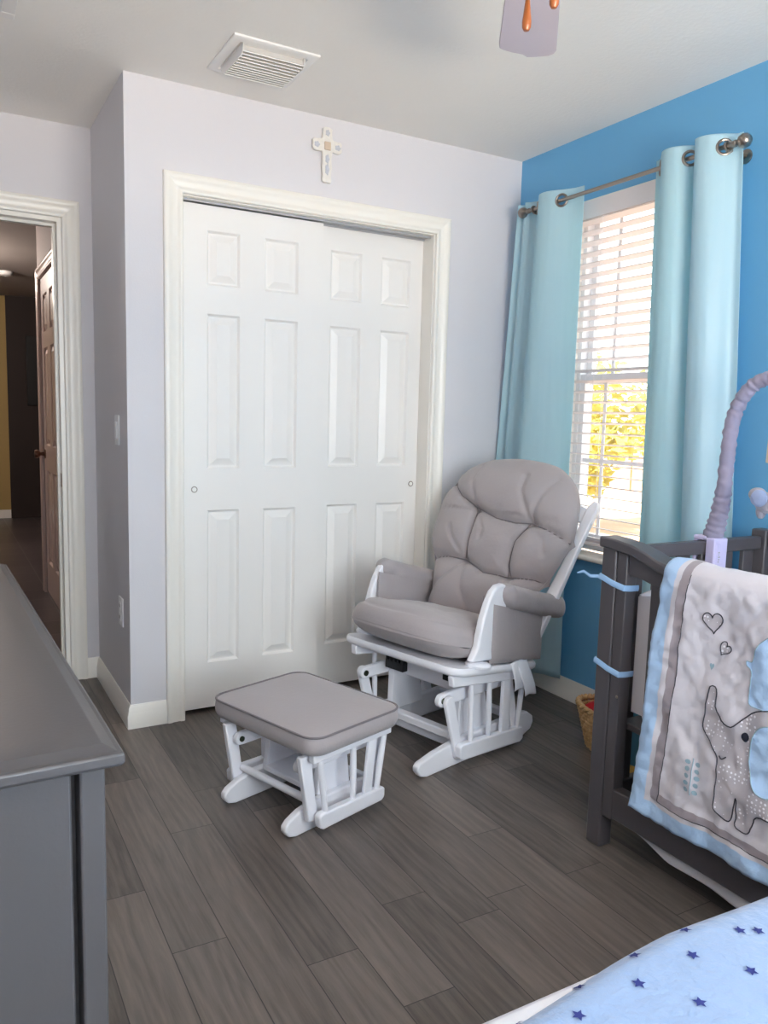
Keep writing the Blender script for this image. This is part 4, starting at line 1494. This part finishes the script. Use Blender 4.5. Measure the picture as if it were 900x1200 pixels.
stitch([(qleft(.262) - a, .2600) for a in [.0835 + .02 * i for i in range(36)]], qo, M['thread'], .0010, .0066, 'border_stitching')

# --- mobile clamped on the crib's end rail
mb = thing('crib_mobile', 'fabric sleeved baby mobile arm clamped to the crib end rail', 'mobile', (-.365, CY0 - .026, .838))
ml = mb.location
b = MB()
b.box(-.030, .030, -.048, -.0155, -.055, .052); b.box(-.030, .030, -.0155, .030, .0425, .056); b.box(-.030, .030, .0155, .030, -.03, .0425)
cl = b.build('clamp', M['clamp'], mb, bevel=.004); cl['label'] = 'lilac plastic clamp'
MB().box(-.020, .0, -.0505, -.047, -.048, .040).build('clamp_panel', M['clamp'], cl, bevel=.002)
b = MB()
for i in range(5):
    b.box(-.014 + .001 * (i % 2), -.009 + .002 * (i % 3), -.0512, -.0503, -.020 + .007 * i, -.016 + .007 * i)
b.build('printed_mark', M['plushgrey'], cl)
pth = smooth_poly([(0, .045), (-.010, .085), (-.020, .14), (-.028, .20), (-.034, .29), (-.042, .385), (-.062, .452), (-.100, .503), (-.150, .525), (-.21, .522), (-.27, .49), (-.32, .45)], 14, False)
P3, rs = [], []
for i, (y, z) in enumerate(pth):
    y -= .012
    t = i / len(pth)
    P3.append(Vector((.004 * sin(t * 9), y, z)))
    base = .030 - .010 * min(1, t * 3.2) + .001 * sin(t * 5)
    rs.append(base * (1 + .10 * noise.noise((i * .42, 0, 0)) + .05 * sin(i * 1.15)))
sl = MB()
rings = []
for i, p in enumerate(P3):
    t = (P3[min(i + 1, len(P3) - 1)] - P3[max(i - 1, 0)]).normalized()
    a_ = Vector((1, 0, 0)); b_ = t.cross(a_)
    rings.append([p + (a_ * cos(2 * pi * j / 20) + b_ * sin(2 * pi * j / 20)) * (rs[i] * (1 + .10 * noise.noise((i * .5 + j * .35, sin(j * .314) * 2, 3)) + .03 * sin(i * 1.9 + j * .9))) for j in range(20)])
sl.loft(rings)
sl.build('sleeve', M['sleeve'], mb, angle=120)['label'] = 'gathered lavender grey fabric sleeve'
hub = Vector((0, -.388, .41))
MB().lathe([(.045, 0), (.05, .012), (.042, .03), (.02, .045), (.001, .05)], hub, (0, 0, 1), 24).build('hub', M['clamp'], mb)
for k in range(4):
    a = 2 * pi * k / 4 + .30
    e = hub + Vector((cos(a) * .17, sin(a) * .17, .004))
    MB().tube([hub + Vector((0, 0, .015)), e], .006, 10).build('spoke', M['clamp'], mb)
    zt = e.z - .185 if k != 1 else .18
    st = MB().tube([e, Vector((e.x, e.y, zt + .02))], .0013, 6).build('string', M['paper'], mb)
    b = MB().ball((e.x, e.y, zt), (.034, .038, .030), 18, 12)
    b.ball((e.x - .022, e.y + .020, zt + .022), (.022, .024, .020), 14, 10)
    b.ball((e.x + .005, e.y - .030, zt - .026), (.014, .014, .022), 12, 8); b.ball((e.x + .005, e.y + .024, zt - .026), (.014, .014, .022), 12, 8)
    toy = b.build('plush_toy', M['plushgrey'], mb, angle=90)
    MB().ball((e.x - .038, e.y + .004, zt + .014), (.010, .026, .024), 14, 10).build('plush_ear', M['plushblue'], toy)['label'] = 'pale blue plush ear'
b = MB().prism([(-.2105, .36), (-.194, .36), (-.192, .29), (-.209, .285)], -.03, -.028, YZX)
b.build('hanging_ribbon', M['beige'], mb, bevel=.0005)

# ================================================================ FLOOR ITEMS BEHIND THE CRIB
bk = thing('wicker_basket', 'honey wicker basket with red cloth on the floor behind the crib post', 'basket', (-.235, -1.0, 0))


def ell(t, h):
    k = .70 + .30 * (h / .155)
    return Vector((.098 * k * cos(t), .170 * k * sin(t), h))


b = MB()
for lv in range(9):
    h = .006 + .0165 * lv
    pts = []
    for i in range(97):
        t = 2 * pi * i / 96
        p = ell(t, h); wv = .0035 * (1 if (i // 2 + lv) % 2 else -1)
        q = p.normalized() if p.length else p
        d = Vector((p.x, p.y, 0)).normalized()
        pts.append(p + d * wv)
    b.tube(pts, .0075, 6, False)
b.loft([[ell(2 * pi * j / 32, .004) for j in range(32)], [ell(2 * pi * j / 32, .012) for j in range(32)]])
b.build('weave', M['wicker'], bk, angle=60)
b = MB()
for i in range(24):
    t = 2 * pi * (i + .5) / 24
    b.tube([ell(t, .004), ell(t, .16)], .0035, 6)
b.build('stakes', M['wicker'], bk)
b = MB()
for ph in (0, pi):
    pts = []
    for i in range(145):
        t = 2 * pi * i / 144
        p = ell(t, .157); d = Vector((p.x, p.y, 0)).normalized()
        pts.append(p + d * (.006 * cos(t * 18 + ph)) + Vector((0, 0, .006 * sin(t * 18 + ph))))
    b.tube(pts, .0075, 6, False)
b.build('rim', M['wicker'], bk, angle=60)
def clothf(r, a, top):
    x, y = .084 * r * cos(a), .148 * r * sin(a)
    z = .140 + (.040 * (1 - r ** 2) + .026 * noise.noise((x * 22, y * 22, 3)) if top else -.05)
    return Vector((x, y, z if r < .98 else .138))
o = pillow(clothf, 16, 40, 'red_cloth', M['red'], None); o.location = bk.location
tag(o, 'crumpled red cloth lying inside the wicker basket', 'cloth')

t = thing('storybook', 'teal storybook standing on the floor, glimpsed past the crib post', 'book', (-.40, -1.185, 0), radians(40))
MB().box(-.012, .012, -.085, -.083, 0, .27).box(-.012, -.009, -.085, .085, 0, .27).box(.009, .012, -.085, .085, 0, .27).build('cover', M['teal'], t, bevel=.001)
MB().box(-.0088, .0088, -.082, .080, .004, .264).build('pages', M['paper'], t, bevel=.001)
t = thing('gift_box', 'small gold box on the floor behind the front crib post', 'box', (-.475, -1.285, 0), radians(20))
MB().box(-.05, .05, -.05, .05, 0, .07).build('box_base', M['gold'], t, bevel=.003)
MB().box(-.052, .052, -.052, .052, .070, .095).build('lid', M['gold'], t, bevel=.003)

# ================================================================ BED
BZT = .49
BX0, BX1, BY1, BY0 = -2.08, -1.02, -2.315, -4.15
bd = thing('bed', 'low bed with white sheet at the lower right corner', 'bed', ((BX0 + BX1) / 2, (BY0 + BY1) / 2, 0))
q = bd.location
b = MB()
b.loft([[(x - q.x, y - q.y, z) for x, y in rrect(BX0 + k, BX1 - k, BY0 + k, BY1 - k, .07, 8)] for k, z in ((.03, .26), (.008, .27), (0, .30), (0, BZT - .04), (.006, BZT - .014), (.022, BZT - .002), (.05, BZT))])
b.build('mattress', M['mattress'], bd, angle=60)
MB().prism([(x - q.x, y - q.y) for x, y in rrect(BX0 + .02, BX1 - .02, BY0 + .02, BY1 - .02, .03)], .12, .258, XYZ).build('bed_base', M['greywood'], bd, bevel=.01)
for x, y in ((BX0 + .08, BY1 - .08), (BX1 - .08, BY1 - .08), (BX0 + .08, BY0 + .08), (BX1 - .08, BY0 + .08)):
    MB().lathe([(.02, 0), (.026, .06), (.03, .121)], (x - q.x, y - q.y, 0), (0, 0, 1), 16).build('leg', M['greywood'], bd)


def blank(u, v):
    """u across the bed, v from the far edge (0) towards the pillow end (1)"""
    x = BX0 + .008 + (BX1 - BX0 - .016) * u
    ed = BY1 - .035 + .030 * min(1, max(0, (x + 1.85) / .35)) - .004 * sin(x * 9)
    y = ed - v * 1.35
    d0 = max(0, .035 - v * 1.35) / .035
    dx = max(0, .04 - min(x - BX0, BX1 - x)) / .04
    z = BZT + .013 + .006 * noise.noise((x * 3, y * 3, 2)) + .002 * noise.noise((x * 11, y * 11, 5))
    z -= .018 * d0 ** 2 + .02 * dx ** 2
    return Vector((x, y, z))


b = MB()
b.grid(blank, 90, 110)
st = [(-1.858, -2.406), (-1.76, -2.402), (-1.799, -2.444), (-1.663, -2.398), (-1.70, -2.44), (-1.566, -2.395), (-1.602, -2.437), (-1.503, -2.431), (-1.561, -2.49), (-1.663, -2.497), (-1.755, -2.498)]
cam_xy = Vector((-2.4062, -3.0416)); k = (1.2265 - BZT - .012) / (1.2265 - .56)
st = [tuple(cam_xy + (Vector(p) - cam_xy) * k) for p in st]
for i in range(9):
    for j in range(8):
        p = (-1.95 + .11 * i + .05 * (j % 2) + random.uniform(-.012, .012), -2.545 - .075 * j + random.uniform(-.01, .01))
        if p[0] < BX1 - .06: st.append(p)
for j, (x0, y0) in enumerate([(-1.40, -2.39), (-1.31, -2.44), (-1.22, -2.40), (-1.12, -2.45), (-1.45, -2.48), (-1.36, -2.50), (-1.2, -2.5)]):
    st.append((x0, y0))
b.mi = 1
for (x0, y0) in st:
    rot = random.uniform(0, 6.28)
    u = (x0 - BX0 - .008) / (BX1 - BX0 - .016)
    vs = []
    for i in range(10):
        r = .0098 if i % 2 == 0 else .0046
        a = rot + pi * i / 5
        x, y = x0 + r * cos(a), y0 + r * sin(a)
        uu = (x - BX0 - .008) / (BX1 - BX0 - .016)
        ed = BY1 - .035 + .030 * min(1, max(0, (x + 1.85) / .35)) - .004 * sin(x * 9)
        p = blank(uu, (ed - y) / 1.35)
        vs.append(b.bm.verts.new((p.x, p.y, p.z + .0022)))
    c0 = b.bm.verts.new((x0, y0, sum(v.co.z for v in vs) / 10))
    for i in range(10):
        b.face([c0, vs[i], vs[(i + 1) % 10]])
b.mi = 0
bo = b.build('star_blanket', [M['blanket'], M['star']], None, angle=180)
tag(bo, 'light blue plush blanket with navy stars spread on the low bed', 'blanket')
home(bo)

# ================================================================ CEILING FAN
fn = thing('ceiling_fan', 'white ceiling fan with wooden pull chain knobs, mostly above the picture', 'fan', (-1.43, -1.83, H))
MB().lathe([(.07, 0), (.068, -.03), (.03, -.055), (.014, -.06), (.013, -.12), (.05, -.125), (.10, -.15), (.115, -.19), (.11, -.235), (.07, -.255), (.06, -.27)], n=32).build('motor_housing', M['fanwhite'], fn, angle=45)
lk = MB().lathe([(.06, -.27), (.085, -.275), (.09, -.292), (.06, -.30)], n=28).build('light_kit', M['fanwhite'], fn, angle=45)
MB().lathe([(.082, -.297), (.095, -.315), (.085, -.345), (.05, -.365), (.001, -.37)], n=28).build('globe', M['opal'], lk)['label'] = 'opal glass lamp bowl'
for i in range(5):
    a = radians(53 + 72 * i)
    Mx = Matrix.Rotation(a, 4, 'Z')
    tip = [(.17, -.052), (.40, -.064), (.55, -.071), (.62, -.074), (.636, -.069), (.641, -.055), (.632, -.024), (.622, .0), (.600, .013), (.576, .040), (.552, .062), (.538, .071), (.51, .072), (.40, .066), (.17, .054)]
    tw = Matrix.Rotation(radians(-10), 4, 'X')
    f = lambda u, v, w: Mx @ (tw @ Vector((u, v, w)) + Vector((0, 0, -.262)))
    bld = MB().prism(tip, -.003, .003, f).build('blade', M['fanblade'], fn, bevel=.0015)
    MB().prism([(.06, -.018), (.14, -.02), (.24, -.034), (.25, 0), (.24, .034), (.14, .02), (.06, .018)], .0032, .007, f).build('blade_iron', M['fanwhite'], bld, bevel=.001)
for (x, y, z) in ((-1.357 + 1.43, -1.709 + 1.83, 2.035 - H), (-1.370 + 1.43, -1.805 + 1.83, 2.035 - H)):
    cch = MB().tube([(x * .6, y * .6, -.285), (x * .97, y * .97, -.298), (x, y, -.31), (x, y, z + .02)], .0011, 6).build('pull_chain', M['brass'], fn)
    MB().lathe([(.0012, .024), (.0040, .022), (.0052, .012), (.0078, -.010), (.0094, -.024), (.0088, -.034), (.0055, -.040), (.001, -.041)], (x, y, z), (0, 0, 1), 20).build('chain_knob', M['wood'], cch)['label'] = 'honey wood pull knob'

# ================================================================ OUTSIDE
o = MB().box(.3, 40, -30, 40, -.5, -.45).build('driveway', M['paver'], None, smooth=False)
tag(o, 'sunlit terracotta paved ground outside the window', 'ground', kind='structure')
o = MB().box(-30, .3, -40, REAR - .3, -.5, -.45).build('patio', M['paver'], None, smooth=False)
tag(o, 'sunlit paved ground behind the house', 'ground', kind='structure')


def tree(name, label, x, y, h, r, m, seed, group=None):
    rnd = random.Random(seed)
    t = thing(name, label, 'tree', (x, y, -.45), 0, group)
    MB().tube([(0, 0, 0), (.05, .02, h * .35), (-.04, .05, h * .7)], [.11, .08, .04], 10).build('trunk', M['bark'], t)
    b = MB()
    cl_ = []
    for k in range(16):
        a = rnd.uniform(0, 6.28); rr = r * sqrt(rnd.random()) * .8
        cl_.append(Vector((rr * cos(a), rr * sin(a), h * (.30 + .65 * rnd.random()) - .10 * rr)))
    for c in cl_:
        R0 = r * rnd.uniform(.28, .45)
        for _ in range(150):
            d = Vector((rnd.gauss(0, 1), rnd.gauss(0, 1), rnd.gauss(0, .8))).normalized() * R0 * rnd.uniform(.5, 1)
            p = c + d
            a = Vector((rnd.gauss(0, 1), rnd.gauss(0, 1), rnd.gauss(0, 1))).normalized(); e = a.orthogonal().normalized()
            L_ = rnd.uniform(.08, .14)
            b.face([b.bm.verts.new(p + a * L_), b.bm.verts.new(p + e * L_ * .45), b.bm.verts.new(p - a * L_), b.bm.verts.new(p - e * L_ * .45)])
    b.build('foliage', m, t, smooth=False)


tree('leafy_tree', 'sunlit yellow-green tree outside, seen through the left of the blind', 6.6, 6.6, 2.5, 1.2, M['leaf_a'], 1)
tree('leafy_tree', 'sunlit green tree outside, seen through the right of the blind', 8.2, 3.9, 2.6, 1.35, M['leaf_b'], 2)
tree('leafy_tree', 'paler tree outside standing beyond the other two', 10.6, 7.6, 2.7, 1.5, M['leaf_a'], 3)
f = thing('garden_fence', 'tan board fence beyond the trees outside', 'fence', (12.5, 6.0, -.45))
MB().box(-.015, .015, -7, 7, .05, 1.35).build('boards', M['fence'], f)
for i in range(8):
    MB().box(-.06, .04, -7 + 2 * i - .05, -7 + 2 * i + .05, 0, 1.45).build('fence_post', M['fence'], f, bevel=.006)

# ================================================================ LIGHT
wd = bpy.data.worlds.new('sky'); S.world = wd; wd.use_nodes = True
nt = wd.node_tree
bg = nt.nodes['Background']
tc = nt.nodes.new('ShaderNodeTexCoord'); sx = nt.nodes.new('ShaderNodeSeparateXYZ'); rp = nt.nodes.new('ShaderNodeValToRGB')
nt.links.new(tc.outputs['Generated'], sx.inputs[0]); nt.links.new(sx.outputs['Z'], rp.inputs[0])
rp.color_ramp.elements[0].color = (1.0, .96, .90, 1); rp.color_ramp.elements[0].position = .0
rp.color_ramp.elements[1].color = (.62, .80, 1.0, 1); rp.color_ramp.elements[1].position = .8
nt.links.new(rp.outputs[0], bg.inputs['Color'])
bg.inputs['Strength'].default_value = 3.2

L = bpy.data.lights.new('sun', 'SUN'); L.energy = 17; L.angle = radians(.6); L.color = (1, .93, .82)
so = bpy.data.objects.new('sun', L); COL.objects.link(so)
so.rotation_euler = Vector((.60, -.30, -.75)).to_track_quat('-Z', 'Y').to_euler()


def portal(name, loc, rot, w, h):
    L = bpy.data.lights.new(name, 'AREA'); L.shape = 'RECTANGLE'; L.size = w; L.size_y = h
    L.cycles.is_portal = True
    o = bpy.data.objects.new(name, L); COL.objects.link(o); o.location = loc; o.rotation_euler = rot


portal('window_portal', (WT + .01, (WY0 + WY1) / 2, (WZ0 + WZ1) / 2), (0, radians(90), 0), WZ1 - WZ0, WY1 - WY0)
portal('window_portal', ((RX0 + RX1) / 2, REAR - .16, (RZ0 + RZ1) / 2), (radians(90), 0, 0), RX1 - RX0, RZ1 - RZ0)

# daylight coming in through the rear window
L = bpy.data.lights.new('rear_window_daylight', 'AREA'); L.shape = 'RECTANGLE'; L.size = RX1 - RX0; L.size_y = RZ1 - RZ0
L.energy = 84; L.color = (.84, .92, 1.0)
o = bpy.data.objects.new('rear_window_daylight', L); COL.objects.link(o)
o.location = ((RX0 + RX1) / 2, REAR - .20, (RZ0 + RZ1) / 2); o.rotation_euler = (radians(90), 0, 0)

# added unseen area light, warms the ceiling as bounce off paving would
L = bpy.data.lights.new('patio_bounce_fill', 'AREA'); L.shape = 'RECTANGLE'; L.size = 3.2; L.size_y = 1.4
L.energy = 760; L.color = (1, .80, .57)
o = bpy.data.objects.new('patio_bounce_fill', L); COL.objects.link(o)
o.location = (-1.5, -6.5, -.25); o.rotation_euler = Vector((0, 3.6, 2.3)).to_track_quat('-Z', 'Y').to_euler()

# added fill light with no fixture, out of view, brightens the hall
L = bpy.data.lights.new('hall_fill', 'POINT'); L.energy = 70; L.color = (1, .88, .78); L.shadow_soft_size = .12
o = bpy.data.objects.new('hall_fill', L); COL.objects.link(o); o.location = (-2.6, 3.9, 2.25)

# ================================================================ CAMERA
p = dict(x=-2.4062, y=-3.0416, z=1.2265, yaw=-.5145, pit=-.1198, rol=.0263, f=927.345)
fw = Vector((-sin(p['yaw']) * cos(p['pit']), cos(p['yaw']) * cos(p['pit']), sin(p['pit'])))
rt = Vector((cos(p['yaw']), sin(p['yaw']), 0)); upv = rt.cross(fw)
r2 = rt * cos(p['rol']) + upv * sin(p['rol']); u2 = upv * cos(p['rol']) - rt * sin(p['rol'])
cam = bpy.data.cameras.new('camera'); cam.sensor_fit = 'VERTICAL'; cam.sensor_height = 36; cam.lens = 36 * p['f'] / 1200
cam.clip_start = .02
co = bpy.data.objects.new('camera', cam); COL.objects.link(co)
R = Matrix((r2, u2, -fw)).transposed().to_4x4()
co.matrix_world = Matrix.Translation((p['x'], p['y'], p['z'])) @ R
S.camera = co

vs = S.view_settings
vs.view_transform = 'Standard'; vs.look = 'None'; vs.gamma = 1; vs.use_curve_mapping = False
vs.exposure = 0.08
S.cycles.use_denoising = True
S.cycles.max_bounces = 14; S.cycles.diffuse_bounces = 8; S.cycles.transparent_max_bounces = 16
S.cycles.sample_clamp_indirect = 8
